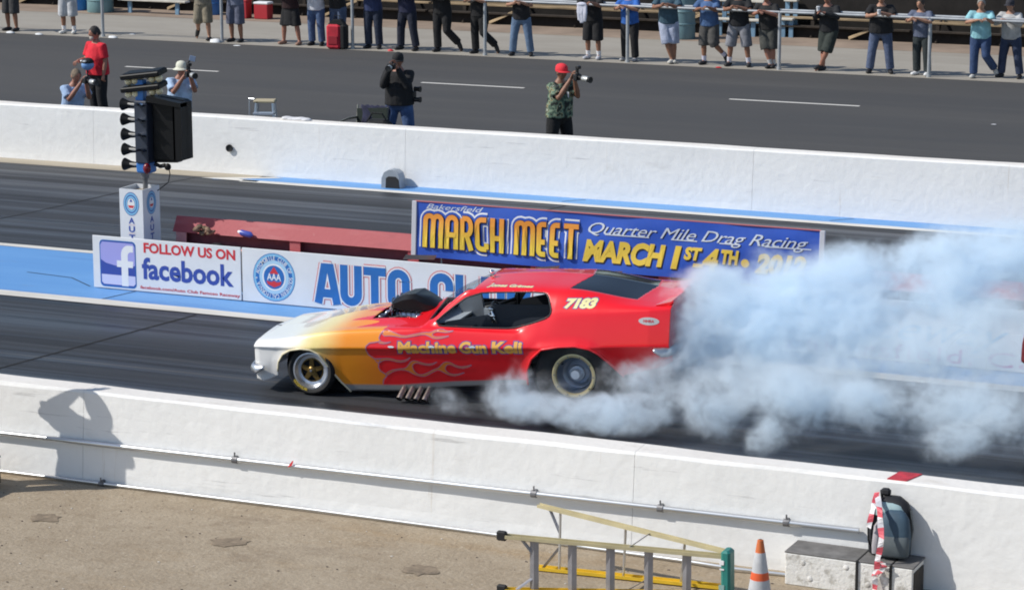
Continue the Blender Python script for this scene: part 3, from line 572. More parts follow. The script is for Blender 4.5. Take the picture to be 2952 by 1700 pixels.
# ------------------------------------------------------------------ the funny car
CAR_YAW = R(5.5)
car = thing('funny_car', 'red funny car with white nose and flames doing a smoky burnout', 'race car', (-13.385, 25.34, .005), CAR_YAW)
CW = 1.76      # width; local y 0 is the near side, x 0 the front axle, nose at -x
def itp(xs, zs, x): return np.interp(x, xs, zs)
def smooth_itp(xs, ys, x):     # monotone cubic
    xs = np.array(xs, float); ys = np.array(ys, float); h = np.diff(xs); d = np.diff(ys)/h; m = np.zeros(len(xs)); m[0] = d[0]; m[-1] = d[-1]
    for i in range(1, len(xs)-1):
        if d[i-1]*d[i] > 0: w1, w2 = 2*h[i]+h[i-1], h[i]+2*h[i-1]; m[i] = (w1+w2)/(w1/d[i-1]+w2/d[i])
    x = np.asarray(x, float); k = np.clip(np.searchsorted(xs, x)-1, 0, len(h)-1); t = (x-xs[k])/h[k]
    return (2*t**3-3*t**2+1)*ys[k]+(t**3-2*t**2+t)*h[k]*m[k]+(-2*t**3+3*t**2)*ys[k+1]+(t**3-t**2)*h[k]*m[k+1]
L0x = [-.66, -.57, -.48, -.38, 0, .49, 1.07, 1.72, 2.36, 2.6, 3.1, 3.69, 4.12, 4.24]; L0z = [.13, .11, .15, .2, .10, .065, .104, .20, .27, .285, .38, .47, .586, .66]
L2x = [-.66, -.05, .62, 1.12, 1.33, 2.57, 3.1, 3.5, 4.05, 4.24]; L2z = [.53, .565, .611, .64, .659, .745, .79, .82, .86, .87]
L3x = [-.66, -.34, .27, .9, 1.39, 2.0, 2.5, 2.75, 2.96, 3.57, 4.1, 4.24]; L3z = [.575, .632, .755, .822, .862, .872, .885, .985, 1.10, 1.19, 1.255, 1.27]
L4x = [-.66, -.34, .27, .9, 1.25, 1.40, 2.0, 2.45, 2.62, 2.85, 3.0, 3.57, 4.1, 4.24]; L4z = [.590, .640, .768, .845, .872, .878, .893, .910, 1.01, 1.15, 1.20, 1.25, 1.275, 1.285]; L4y = [.20, .22, .24, .25, .22, .10, .09, .09, .10, .11, .12, .13, .13, .13]
L5x = [-.66, -.34, .01, .32, .69, 1.05, 1.28, 1.42, 1.65, 1.90, 2.32, 2.76, 3.05, 3.76, 4.05, 4.24]; L5z = [.594, .645, .728, .803, .866, .897, .905, .925, 1.125, 1.308, 1.330, 1.353, 1.372, 1.300, 1.288, 1.30]; L5y = [.5, .5, .5, .5, .5, .5, .46, .20, .21, .25, .28, .28, .29, .30, .26, .22]
L6x = [-.66, -.34, .01, .32, .69, 1.05, 1.18, 1.42, 1.65, 1.90, 2.2, 2.81, 3.05, 3.27, 3.74, 4.05, 4.16, 4.24]; L6z = [.597, .650, .745, .835, .892, .922, .935, 1.08, 1.235, 1.345, 1.395, 1.44, 1.44, 1.43, 1.375, 1.335, 1.35, 1.375]
def plan(x): return np.interp(x, [-.66, -.6, -.4, 0, 3.4, 4.0, 4.24], [.055, .035, .012, 0, 0, .015, .045])
def section(x):
    z0 = itp(L0x, L0z, x); z2 = smooth_itp(L2x, L2z, x); z3 = smooth_itp(L3x, L3z, x); z4 = smooth_itp(L4x, L4z, x); z5 = smooth_itp(L5x, L5z, x); z6 = smooth_itp(L6x, L6z, x)
    y4 = smooth_itp(L4x, L4y, x); y5 = smooth_itp(L5x, L5y, x); pl = plan(x)
    z3 = max(z3, z2+.03); z4 = max(z4, z3+.008); z5 = max(z5, z4+.004); z6 = max(z6, z5+.003)
    zz = [z0, .45*z0+.55*z2, z2-.035, z2, z3, z4, z5, z6]; tk = float(np.interp(x, [-.66, -.3, .4, 2.6, 3.6, 4.24], [.03, .05, .13, .13, .15, .17])); yy = [.045+tk+pl, .016+tk*.5+pl, .019+pl, pl, .075+pl, max(y4, .115)+pl*.6, y5, CW/2]
    return np.array(yy), np.array(zz)
TT = np.concatenate([np.linspace(0, 1, 15)[:-1], 1+np.linspace(0, 1, 15)[:-1], 2+np.linspace(0, 1, 4)[:-1], 3+np.linspace(0, 1, 13)[:-1], 4+np.linspace(0, 1, 9)[:-1], 5+np.linspace(0, 1, 28)[:-1], 6+np.linspace(0, 1, 20)])
XS = np.arange(-.66, 4.2401, .0105); NX, NT = len(XS), len(TT)
KT = np.arange(8.0)
YY = np.zeros((NX, NT)); ZZ = np.zeros((NX, NT))
for i, x in enumerate(XS):
    a, b = section(x); YY[i] = smooth_itp(KT, a, TT); ZZ[i] = np.maximum.accumulate(smooth_itp(KT, b, TT)+np.arange(NT)*1e-6)
XX = np.repeat(XS[:, None], NT, 1).copy()
archF = [(-.37, .0), (-.375, .255), (-.35, .372), (-.29, .467), (-.19, .525), (-.06, .553), (.05, .548), (.15, .498), (.23, .388), (.30, .278), (.38, .168), (.485, .055), (.485, 0)]
archR = [(2.60, 0), (2.60, .294), (2.61, .483), (2.67, .618), (2.80, .744), (3.0, .79), (3.19, .81), (3.34, .79), (3.44, .735), (3.51, .665), (3.61, .556), (3.69, .46), (3.69, 0)]
winP = [(1.47, .900), (1.66, 1.075), (1.93, 1.278), (2.35, 1.308), (2.74, 1.332), (2.81, 1.31), (2.86, 1.21), (2.88, 1.15), (2.85, 1.09), (2.70, 1.025), (2.55, .968), (2.42, .930), (2.2, .918), (1.84, .908)]
def inside(px_, py_, poly):
    r = np.zeros(px_.shape, bool); n = len(poly)
    for i in range(n):
        (x0, y0), (x1, y1) = poly[i], poly[(i+1) % n]
        if y0 == y1: continue
        c = ((y0 > py_) != (y1 > py_)) & (px_ < (x1-x0)*(py_-y0)/(y1-y0)+x0); r ^= c
    return r
def nearest(px_, py_, poly, closed=True):
    bd = np.full(px_.shape, 9.0); bx = px_.copy(); by = py_.copy(); n = len(poly)
    for i in range(n if closed else n-1):
        (x0, y0), (x1, y1) = poly[i], poly[(i+1) % n]; dx, dy = x1-x0, y1-y0; L = dx*dx+dy*dy+1e-12
        t = np.clip(((px_-x0)*dx+(py_-y0)*dy)/L, 0, 1); qx, qy = x0+t*dx, y0+t*dy; d = np.hypot(px_-qx, py_-qy); k = d < bd
        bd = np.where(k, d, bd); bx = np.where(k, qx, bx); by = np.where(k, qy, by)
    return bd, bx, by
def round_poly(poly, it=2):
    for _ in range(it):
        o = []
        for i in range(len(poly)):
            a, b = poly[i], poly[(i+1) % len(poly)]; o += [(a[0]*.75+b[0]*.25, a[1]*.75+b[1]*.25), (a[0]*.25+b[0]*.75, a[1]*.25+b[1]*.75)]
        poly = o
    return poly
winP = round_poly(winP, 1)
# wheel-arch lips stand a little proud
for P_, amp in ((archF, .020), (archR, .028)):
    d, _, _ = nearest(XX, ZZ, P_); ins = inside(XX, ZZ, P_); k = np.where(ins, 1, np.clip(1-d/.10, 0, 1)**1.5); side = np.clip((4.3-TT)/1.0, 0, 1)[None, :]; YY -= amp*k*side
def surf(x, z):            # near-side surface: local y at (x, z)
    i = min(max((x+.66)/.0105, 0), NX-1.001); a = int(i); f = i-a
    return float((1-f)*np.interp(z, ZZ0[a], YY0[a])+f*np.interp(z, ZZ0[a+1], YY0[a+1]))
YY0, ZZ0 = YY.copy(), ZZ.copy()
# snap grid points to the openings' outlines, then drop what lies inside
hole = np.zeros((NX-1, NT-1), bool)
for P_, tmax in ((archF, 4.2), (archR, 4.2), (winP, 6.2)):
    d, bx, by = nearest(XX, ZZ, P_); k = (d < .0085) & (TT[None, :] < tmax)
    for i, j in zip(*np.nonzero(k)):
        XX[i, j], ZZ[i, j] = bx[i, j], by[i, j]; YY[i, j] = surf(bx[i, j], by[i, j])
    cx = (XX[:-1, :-1]+XX[1:, :-1]+XX[1:, 1:]+XX[:-1, 1:])/4; cz = (ZZ[:-1, :-1]+ZZ[1:, :-1]+ZZ[1:, 1:]+ZZ[:-1, 1:])/4
    hole |= inside(cx, cz, P_) & ((TT[:-1]+TT[1:])[None, :]/2 < tmax)
cy_ = (YY[:-1, :-1]+YY[1:, :-1]+YY[1:, 1:]+YY[:-1, 1:])/4
cxx = (XX[:-1, :-1]+XX[1:, 1:])/2; tm = np.repeat(((TT[:-1]+TT[1:])/2)[None, :], NX-1, 0)
bonnet = (cxx > .64) & (cxx < 1.17) & (cy_ > .46) & (tm > 5.5)
screen = (cxx > 1.40) & (cxx < 1.93) & (tm > 6.06) & (cy_ > .25)
rearw = inside(cxx, cy_, [(3.04, .33), (3.16, CW/2+.01), (3.90, CW/2+.01), (3.80, .34)]) & (tm > 5.6)
hole |= bonnet | screen
# paint: white nose fading through cream and orange into flames on red
FB = [(.93, .845), (.89, .773), (.88, .737), (.9, .704), (.83, .686), (.77, .674), (.73, .636), (.73, .581), (.75, .533), (.81, .491), (.89, .487), (.86, .436), (.85, .386), (.87, .338), (.92, .308), (.94, .288), (.89, .228), (.88, .178)]
T1 = [(.93, .838), (1.05, .809), (1.17, .775), (1.3, .808), (1.42, .834), (1.48, .834), (1.54, .866), (1.61, .877), (1.68, .861), (1.77, .872), (1.68, .845), (1.61, .847), (1.55, .849), (1.5, .818), (1.54, .792), (1.63, .802), (1.73, .819), (1.64, .785), (1.54, .769), (1.47, .796), (1.41, .811), (1.3, .787), (1.17, .757), (1.04, .772), (.91, .758)]
T2 = [(.88, .703), (.9, .704), (.96, .692), (1.05, .712), (.96, .678), (.88, .68)]
T3 = [(.81, .491), (.89, .497), (.99, .511), (1.11, .484), (1.19, .499), (1.26, .546), (1.2, .485), (1.11, .462), (1.0, .486), (.92, .479), (.85, .428)]
T4 = [(.92, .308), (1.0, .362), (1.09, .383), (1.17, .395), (1.21, .433), (1.24, .48), (1.29, .502), (1.39, .474), (1.48, .466), (1.58, .515), (1.49, .451), (1.39, .453), (1.31, .475), (1.26, .444), (1.26, .395), (1.29, .341), (1.35, .325), (1.42, .351), (1.51, .406), (1.56, .424), (1.61, .476), (1.65, .509), (1.71, .511), (1.78, .467), (1.86, .46), (1.99, .503), (1.88, .44), (1.78, .446), (1.71, .483), (1.66, .465), (1.64, .416), (1.67, .369), (1.75, .354), (1.9, .402), (1.76, .337), (1.68, .342), (1.61, .378), (1.56, .405), (1.48, .362), (1.41, .315), (1.35, .304), (1.26, .325), (1.19, .369), (1.1, .37), (1.02, .347), (.94, .288)]
def sm(a, b, x): t = np.clip((x-a)/(b-a), 0, 1); return t*t*(3-2*t)
def paint(X_, Y_, Z_, T_):
    c = np.zeros(X_.shape+(3,))
    white = np.array((.90, .89, .86)); cream = np.array((.93, .74, .28)); orange = np.array((.93, .30, .010)); deep = np.array((.72, .16, .01)); red = np.array((.84, .008, .016)); lav = np.array((.42, .20, .30)); grey = np.array((.30, .29, .28))
    lowz = sm(.66, .45, Z_)*(T_ < 4.5)
    x1 = X_+.12*lowz
    k1 = sm(-.28, .14, x1)[..., None]; k2 = sm(.10, .52, x1)[..., None]; k3 = (sm(.45, .9, X_)*lowz)[..., None]
    base = white*(1-k1)+cream*k1; base = base*(1-k2)+orange*k2; base = base*(1-k3*.6)+deep*k3*.6
    FBs = [(.90, 2.0), (.93, 1.0)]+FB+[(.88, -1)]; FBs = FBs+[(-5, -1), (-5, 2.0)]
    f = inside(X_, Z_, FBs); dmin = nearest(X_, Z_, [(.93, .845)]+FB, False)[0]
    # bonnet: flame licks along the top
    hood = T_ > 4.7
    lick = .42+.30*np.abs(np.sin((Y_-.1)*8.5))+.10*np.sin(Y_*21)+.12*(Y_ > .7)
    f = np.where(hood, X_ < lick, f); dmin = np.where(hood, np.abs(X_-lick)*.5, dmin)
    c[:] = red; c[f] = base[f]
    st = (Z_ < itp(L0x, L0z, X_)+.068) & (X_ > .40) & (X_ < 2.62) & (T_ < 2); c[st] = grey
    return c
COL = paint(XX, YY, ZZ, np.repeat(TT[None, :], NX, 0))
m_paint = bpy.data.materials.new('car_paint'); m_paint.use_nodes = True; n = m_paint.node_tree.nodes; l = m_paint.node_tree.links
at = n.new('ShaderNodeVertexColor'); at.layer_name = 'paint'; b = n['Principled BSDF']; l.new(at.outputs[0], b.inputs['Base Color']); b.inputs['Roughness'].default_value = .32; b.inputs['Coat Weight'].default_value = .8; b.inputs['Coat Roughness'].default_value = .03; b.inputs['Specular IOR Level'].default_value = .3
m_in = mat('black_shell_inside', (.02, .021, .024), .6)
def shell(mask, name, m, off=0.0, col=True, solid=True, parent=car):
    fi, fj = np.nonzero(mask); idx = {}; vs = []; cs = []; fs = []
    for s_ in (0, 1):
        def vid(i, j):
            jj = (i, j, 0 if j == NT-1 else s_)
            if jj not in idx:
                idx[jj] = len(vs); y = YY[i, j]; vs.append((XX[i, j], y if s_ == 0 else CW-y, ZZ[i, j]+off)); cs.append((*COL[i, j], 1))
            return idx[jj]
        for i, j in zip(fi, fj):
            q = [vid(i, j), vid(i+1, j), vid(i+1, j+1), vid(i, j+1)]
            fs.append(tuple(q if s_ == 0 else q[::-1]))
    me = bpy.data.meshes.new(name); me.from_pydata(vs, [], fs); me.materials.append(m)
    if solid: me.materials.append(m_in)
    if col:
        ca = me.color_attributes.new('paint', 'FLOAT_COLOR', 'POINT'); ca.data.foreach_set('color', np.array(cs, 'f').ravel())
    me.polygons.foreach_set('use_smooth', [True]*len(fs)); o = bpy.data.objects.new(name, me); C.objects.link(o); o.parent = parent
    if solid:
        md = o.modifiers.new('thickness', 'SOLIDIFY'); md.thickness = .010; md.offset = -1; md.material_offset = 1; md.use_rim = True
    return o
body = shell(~hole & ~rearw, 'body_shell', m_paint)
m_glass = mat('dark_rear_glass', (.012, .016, .022), .08, 0, spec=.8); shell(rearw, 'rear_window', m_glass, col=False, solid=False)
m_clear = bpy.data.materials.new('clear_windscreen'); m_clear.use_nodes = True; n = m_clear.node_tree.nodes; l = m_clear.node_tree.links
tb = n.new('ShaderNodeBsdfTransparent'); tb.inputs[0].default_value = (.75, .80, .83, 1); gb = n.new('ShaderNodeBsdfGlossy'); gb.inputs['Roughness'].default_value = .05; mx = n.new('ShaderNodeMixShader'); mx.inputs[0].default_value = .12
l.new(tb.outputs[0], mx.inputs[1]); l.new(gb.outputs[0], mx.inputs[2]); l.new(mx.outputs[0], n['Material Output'].inputs[0])
shell(screen, 'windscreen', m_clear, col=False, solid=False)
# nose and tail panels close the shell
def endcap(i, name, m, bulge):
    v0 = [(XX[i, j], YY[i, j], ZZ[i, j]) for j in range(0, NT, 3)]; mb = MB(); n = len(v0); K = 8; vs = []
    for a, y, z in v0:
        for k in range(K+1): vs.append((a+bulge*math.sin(math.pi*k/K), y+(CW-2*y)*k/K, z))
    mb.add(vs, [(a*(K+1)+k, a*(K+1)+k+1, (a+1)*(K+1)+k+1, (a+1)*(K+1)+k) for a in range(n-1) for k in range(K)]); return mb.obj(name, m, car, True)
endcap(0, 'nose_panel', mat('nose_white', (.90, .89, .86), .3, coat=1.0), -.06); endcap(NX-1, 'tail_panel', mat('tail_red', (.40, .008, .014), .3, coat=1.0), .04)
MB().prism([(-.73, .30), (-.70, .46), (-.69, .50), (-.705, .30)], .25, CW-.25).obj('grille', mat('grille_black', (.01, .01, .012), .6), car)
# bumpers
m_bump = mat('dull_bumper', (.55, .57, .60), .28, .8)
def bumper(x, z, sx, name):
    pts = [(x+.12*sx, .012, z+.02), (x+.04*sx, .02, z), (x-.02*sx, .06, z), (x-.05*sx, .20, z), (x-.06*sx, CW/2, z), (x-.05*sx, CW-.20, z), (x-.02*sx, CW-.06, z), (x+.04*sx, CW-.02, z), (x+.12*sx, CW-.012, z+.02)]
    MB().sweep(pts, [(.022, .036)]+[(.032, .055)]*7+[(.022, .036)], 12, ref=(1, 0, 0), round_ends=True).obj(name, m_bump, car, 'all')
bumper(-.655, .275, 1, 'front_bumper'); bumper(4.20, .80, -1, 'rear_bumper')
MB().prism([(4.04, 1.285), (4.22, 1.335), (4.245, 1.36), (4.24, 1.325), (4.2, 1.29)], .18, CW-.18).obj('rear_spoiler', mat('spoiler_red', (.84, .008, .016), .3, coat=1.0), car)
# chassis, floor and interior
m_tin = mat('grey_interior_tin', (.20, .215, .24), .5, .2, var=.1); m_dark = mat('dark_interior', (.012, .014, .019), .7); m_cage = mat('black_cage', (.014, .015, .018), .4); m_lt = mat('bright_tin', (.55, .58, .61), .5, .2)
mb = MB(); mb.prism([(-.3, .16), (.5, .10), (1.2, .13), (2.4, .30), (3.3, .46), (3.5, .50), (3.5, .53), (3.2, .50), (2.4, .34), (1.2, .18), (.5, .15), (-.3, .21)], .30, CW-.30); mb.obj('floor_pan', m_dark, car)
mb = MB(); mb.prism([(1.35, .55), (2.95, .62), (2.95, 1.10), (2.6, 1.08), (1.9, .90), (1.42, .86)], CW-.20, CW-.18); mb.prism([(2.62, .4), (2.72, .4), (2.94, 1.22), (2.90, 1.22)], .2, CW-.2)
mb.prism([(1.3, .5), (3.0, .55), (3.0, .60), (1.3, .55)], .14, CW-.14); mb.obj('interior_tub', m_dark, car)
MB().prism([(1.50, .76), (1.56, .895), (2.07, 1.01), (2.10, 1.13), (2.78, 1.165), (2.84, .76)], .38, .40).obj('cockpit_side', mat('cockpit_side_blue', (.020, .027, .040), .6), car)
mb = MB(); mb.prism([(1.60, .70), (1.86, .70), (1.78, 1.13), (1.62, 1.16), (1.52, 1.0)], .95, 1.0); mb.obj('cockpit_panel', m_tin, car)
mb = MB(); mb.prism([(1.86, .74), (2.06, .80), (2.04, .94), (1.84, .96)], .88, .93); mb.obj('instrument_panel', m_lt, car)
mb = MB(); mb.box((1.50, .95, .86), (.36, .9, .02), Euler((0, R(-10), 0))); mb.prism([(1.34, .7), (1.52, .7), (1.60, 1.02), (1.46, .98)], 1.2, 1.22); mb.obj('firewall_panel', m_lt, car)
cage = [[(2.80, .42, .4), (2.76, .45, 1.22), (2.72, .88, 1.30), (2.76, 1.31, 1.22), (2.80, 1.34, .4)], [(2.10, 1.36, .6), (2.12, 1.32, 1.24), (2.74, 1.31, 1.24)], [(1.45, 1.26, .80), (1.8, 1.29, .9), (2.10, 1.36, 1.0)]]
for pth in cage: MB().sweep(pth, .021, 8).obj('roll_cage_tube', m_cage, car, 'all')
mb = MB(); mb.prism([(2.02, .92), (2.10, .92), (2.30, 1.24), (2.20, 1.26), (2.06, 1.05)], 1.38, 1.40); mb.obj('far_strut', m_cage, car)
mb = MB(); mb.ell((2.10, .36, 1.08), (.035, .03, .025)); mb.sweep([(2.10, .36, 1.07), (2.13, .36, 1.0), (2.11, .36, .93)], .016, 8); mb.sweep([(2.07, .355, 1.02), (2.12, .355, .99), (2.17, .355, .92)], .012, 8); mb.ell((2.12, .36, 1.0), (.03, .02, .025)); mb.obj('brake_lever', m_chrome, car, 'all')
mb = MB(); mb.prism([(2.28, .52), (2.62, .52), (2.74, 1.06), (2.64, 1.08), (2.50, .70), (2.28, .64)], .60, 1.14); mb.obj('seat', mat('black_seat', (.016, .018, .026), .8), car)
mb = MB(); mb.lathe((0, 0, 0), [(.155, -.012), (.17, -.012), (.172, .0), (.17, .012), (.155, .012), (.152, 0), (.155, -.012)], 'X', 20); mb.box((0, 0, 0), (.012, .3, .03)); o = mb.obj('steering_wheel', m_cage, car, True); o.location = (2.02, .86, .90); o.rotation_euler = (0, R(-20), 0)
# engine through the bonnet: blower, injector hat, fuel lines
eng = thing('engine', '', ''); del eng['label'], eng['category']; eng.parent = car
mb = MB(); mb.box((.95, .88, .60), (.52, .5, .42), bev=.03); mb.obj('engine_block', m_dsteel, eng)
mb = MB(); mb.box((.95, .88, .87), (.42, .30, .14), bev=.02); 
for i in range(7): mb.box((.77+i*.06, .88, .87), (.015, .33, .155), bev=.004)
mb.obj('blower_case', m_chrome, eng)
mb = MB(); hatv = []
for x, hw, zb, zt in ((.80, .20, .945, 1.02), (.83, .23, .925, 1.05), (.95, .235, .915, 1.10), (1.07, .23, .91, 1.118), (1.20, .21, .91, 1.06), (1.33, .16, .915, .985), (1.37, .12, .93, .965)):
    hatv.append([(x, .88-hw, zb+.02), (x, .88-hw, zt-.05 if zt-zb > .08 else zt-.01), (x, .88-hw*.72, zt), (x, .88+hw*.72, zt), (x, .88+hw, zt-.05 if zt-zb > .08 else zt-.01), (x, .88+hw, zb+.02), (x, .88+hw*.7, zb), (x, .88-hw*.7, zb)])
vs = [v for r_ in hatv for v in r_]; mb.add(vs, [(i*8+k, i*8+(k+1) % 8, i*8+8+(k+1) % 8, i*8+8+k) for i in range(6) for k in range(8)]+[tuple(range(48, 56))]); mb.obj('injector_hat', mat('carbon_black', (.008, .008, .009), .34, spec=.35), eng, 30)
for k in range(3): MB().lathe((.82, .74+.14*k, .985), [(.065, -.02), (.07, -.03), (.058, -.03), (.055, .02), (0, .02)], 'X', 16).obj('throttle_port', m_chrome, eng, True)
for k, (a, b_) in enumerate((((.70, .60, .80), (.84, .68, .93)), ((.74, .70, .82), (.80, .62, .92)), ((.68, .55, .79), (.76, .52, .86)), ((1.12, .55, .80), (1.20, .60, .90)), ((1.16, .48, .80), (1.05, .52, .88)))):
    a, b_ = Vector(a), Vector(b_); MB().sweep([a, (a+b_)/2+Vector((0, -.05, .05)), b_], .016, 8).obj('fuel_line', (m_chrome, mat('red_fitting', (.4, .02, .03), .3, .6), mat('braided_hose', (.3, .31, .32), .4, .7))[k % 3], eng, 'all')
for sy in (.52, 1.24): MB().box((.94, sy, .79), (.5, .13, .10), bev=.025).obj('valve_cover', m_chrome if sy < 1 else m_dsteel, eng)
MB().box((.74, .56, .845), (.10, .10, .09), bev=.015).obj('fuel_pump', mat('black_anodised', (.02, .02, .05), .3, .5), eng)
MB().prism([(.70, .88), (1.15, .97), (1.12, .99), (.72, .90)], .98, 1.02).obj('scoop_strut', mat('orange_strut', (.78, .30, .05), .4), eng)
# headers
for side in (0, 1):
    for k in range(4):
        x = 1.13+.10*k; pts = [(x-.01, .40, .26), (x, .26, .20), (x, .14, .135), (x-.02, .03, .045)]
        if side: pts = [(a, CW-b_, c) for a, b_, c in pts]
        mb = MB(); mb.sweep(pts, [.028, .031, .034, .036], 12, cap=False); mb.sweep(pts, [.024, .027, .030, .033], 12, cap=False); mb.obj('exhaust_pipe', mat('burnt_steel', (.36, .33, .30), .35, .9, var=.3, vscale=12), car, 'all')
# roof latch
mb = MB(); mb.box((2.0, .74, 1.385), (.06, .05, .05), bev=.012); mb.ell((1.985, .74, 1.425), (.035, .03, .022)); mb.cyl((2.02, .74, 1.33), (2.0, .74, 1.40), .014); mb.obj('roof_latch', m_chrome, car, 35)
# wheels
m_tyre = mat('tyre_rubber', (.014, .014, .015), .75, var=.3, vscale=9); m_gold = mat('gold_centre', (.20, .13, .04), .4, .7); m_pale = mat('pale_gold_ring', (.52, .44, .24), .4, .6); m_al = mat('polished_aluminium', (.80, .83, .88), .32, .9)
def wheel(name, x, yo, z, r, wid, rim, front, flip):
    w_ = thing(name, '', ''); del w_['label'], w_['category']; w_.parent = car; w_.location = (x, yo, z)
    if flip: w_.rotation_euler = (0, 0, math.pi)
    sw = .03 if front else .05
    MB().lathe((0, 0, 0), [(rim*.98, .015), (rim*1.08, -.004), (rim+(r-rim)*.6, -.012), (r*.955, .004), (r, sw), (r*1.003, wid/2), (r, wid-sw), (r*.955, wid-.004), (rim+(r-rim)*.6, wid+.01), (rim*.98, wid-.01)], 'Y', 48).obj('tyre', m_tyre, w_, 35)
    if front:
        MB().lathe((0, 0, 0), [(rim*.99, .008), (rim*1.04, .002), (rim*.96, .0), (rim*.90, .03), (rim*.84, .05), (rim*.70, .055), (rim*.64, .06), (rim*.62, .09)], 'Y', 40).obj('rim', m_al, w_, 30)
        mb = MB(); mb.lathe((0, .055, 0), [(rim*.68, 0), (rim*.62, -.006), (rim*.60, .01)], 'Y', 32)
        for k in range(5):
            a = R(90+72*k); c, s_ = math.cos(a), math.sin(a); 
            pts = [(rim*.10, -.032), (rim*.62, -.020), (rim*.62, .020), (rim*.10, .032)]
            o = [(c*p-s_*q, s_*p+c*q) for p, q in pts]; mb.prism(o, .035, .055)
        mb.lathe((0, .03, 0), [(0, -.012), (.03, -.012), (.045, .0), (.045, .03)], 'Y', 16); mb.obj('spokes', m_gold, w_, 30)
        MB().lathe((0, .01, 0), [(0, -.006), (.014, -.004), (.018, .006)], 'Y', 12).obj('hub_cap', m_chrome, w_, True)
        MB().lathe((0, .09, 0), [(0, 0), (rim*.63, 0)], 'Y', 24).obj('brake_disc', m_dark, w_)
        mb = MB()
        for i, ch in enumerate('GOODYEAR'):
            kk = (ch, .03, 0, 1)
            if kk not in _tc: _tc[kk] = text_geo(ch, .03)
            vs, fs = _tc[kk]; a = R(214+i*6.2); mx_ = sum(v[0] for v in vs)/len(vs); rr = rim+(r-rim)*.42; oo = []
            for v in vs:
                lx, lz = (v[0]-mx_)*.045, v[1]*.045; th = a+math.pi/2
                oo.append((rr*math.cos(a)+lx*math.cos(th)-lz*math.sin(th), -.0125, rr*math.sin(a)+lx*math.sin(th)+lz*math.cos(th)))
            mb.add(oo, fs)
        mb.obj('tyre_lettering', mat('tyre_yellow', (.62, .45, .05), .6), w_, fix=False)
    else:
        MB().lathe((0, 0, 0), [(rim*1.0, .0), (rim*1.06, -.012), (rim*1.0, -.016), (rim*.90, -.010), (rim*.86, .02)], 'Y', 48).obj('bead_ring', m_pale, w_, 30)
        MB().lathe((0, 0, 0), [(rim*.88, .015), (rim*.80, .09), (rim*.72, .15), (rim*.55, .18), (rim*.40, .16), (rim*.36, .12), (0, .12)], 'Y', 40).obj('rim', mat('spun_wheel', (.32, .37, .44), .3, .9), w_, 30)
        for k in range(10):
            a = R(36*k); MB().cyl((rim*.95*math.cos(a), -.018, rim*.95*math.sin(a)), (rim*.95*math.cos(a), .0, rim*.95*math.sin(a)), .009, n=6).obj('bead_bolt', m_dsteel, w_)
        MB().lathe((0, 0, 0), [(0, .05), (.05, .05), (.06, .07), (.06, .13)], 'Y', 20).obj('hub', m_al, w_, True)
wheel('front_wheel', .035, .045, .290, .285, .13, .205, True, False); wheel('front_wheel', .035, CW-.045, .290, .285, .13, .205, True, True)
wheel('rear_wheel', 3.15, .075, .452, .452, .42, .235, False, False); wheel('rear_wheel', 3.15, CW-.075, .452, .452, .42, .235, False, True)
MB().cyl((.035, .15, .29), (.035, CW-.15, .29), .03).obj('front_axle', m_cage, car); MB().cyl((3.15, .45, .452), (3.15, CW-.45, .452), .09).obj('rear_axle', m_cage, car)
# trims round the openings
def trim(poly, name, m, r_, off=0.0, closed=True):
    P2 = []
    for a, b_ in zip(poly, poly[1:]+poly[:1] if closed else poly[1:]):
        k = max(1, int(math.hypot(b_[0]-a[0], b_[1]-a[1])/.03)); P2 += [(a[0]+(b_[0]-a[0])*i/k, a[1]+(b_[1]-a[1])*i/k) for i in range(k)]
    P2.append(P2[0] if closed else poly[-1])
    for s_ in (0, 1):
        pts = [(x, (surf(x, z)-off) if s_ == 0 else CW-(surf(x, z)-off), z) for x, z in P2]; MB().sweep(pts, r_, 6).obj(name, m, car, 'all')
trim(winP, 'window_trim', mat('window_rubber', (.02, .02, .022), .5), .009)
trim(archF[1:-1], 'arch_lip', mat('lip_cream', (.80, .70, .46), .35, coat=.5), .012, .004, False); trim(archR[1:-1], 'arch_lip', mat('spoiler_red', (.84, .008, .016), .3), .014, .004, False)
# wheel wells
MB().lathe((.05, .30, .29), [(.40, -.02), (.40, .05), (0, .05)], 'Y', 24).obj('wheel_well', m_dark, car); MB().lathe((3.15, .62, .45), [(.56, -.3), (.56, .05), (0, .05)], 'Y', 28).obj('wheel_well', m_dark, car)
# lettering laid on the near flank
def decal(mb, name, m, off, side=1):
    me = bpy.data.meshes.new(name); me.from_pydata(mb.v, [], mb.f); bm = bmesh.new(); bm.from_mesh(me); bmesh.ops.triangulate(bm, faces=bm.faces)
    for _ in range(4):
        le = [e for e in bm.edges if e.calc_length() > .022]
        if le: bmesh.ops.subdivide_edges(bm, edges=le, cuts=1); bmesh.ops.triangulate(bm, faces=bm.faces)
    for v in bm.verts: v.co.y = surf(v.co.x, v.co.z)-off
    bm.to_mesh(me); bm.free(); me.materials.append(m); o = bpy.data.objects.new(name, me); C.objects.link(o); o.parent = car; return o
m_fo = mat('flame_orange', (.78, .20, .012), .35, coat=1.0); m_fl = mat('flame_outline', (.46, .16, .24), .35, coat=1.0)
for P_ in (T1, T2, T3, T4):
    P2 = round_poly(P_, 1); decal(MB().add([(a, 0, b_) for a, b_ in P2], [tuple(range(len(P2)))]), 'flame', m_fo, .003); decal(strokes(MB(), [P2+P2[:1]], .009, 0), 'flame_outline', m_fl, .0042)
decal(strokes(MB(), [[p for q in zip(FB, FB[1:]) for p in (q[0], ((q[0][0]+q[1][0])/2, (q[0][1]+q[1][1])/2))]+[FB[-1]]], .013, 0), 'flame_outline', m_fl, .0045)
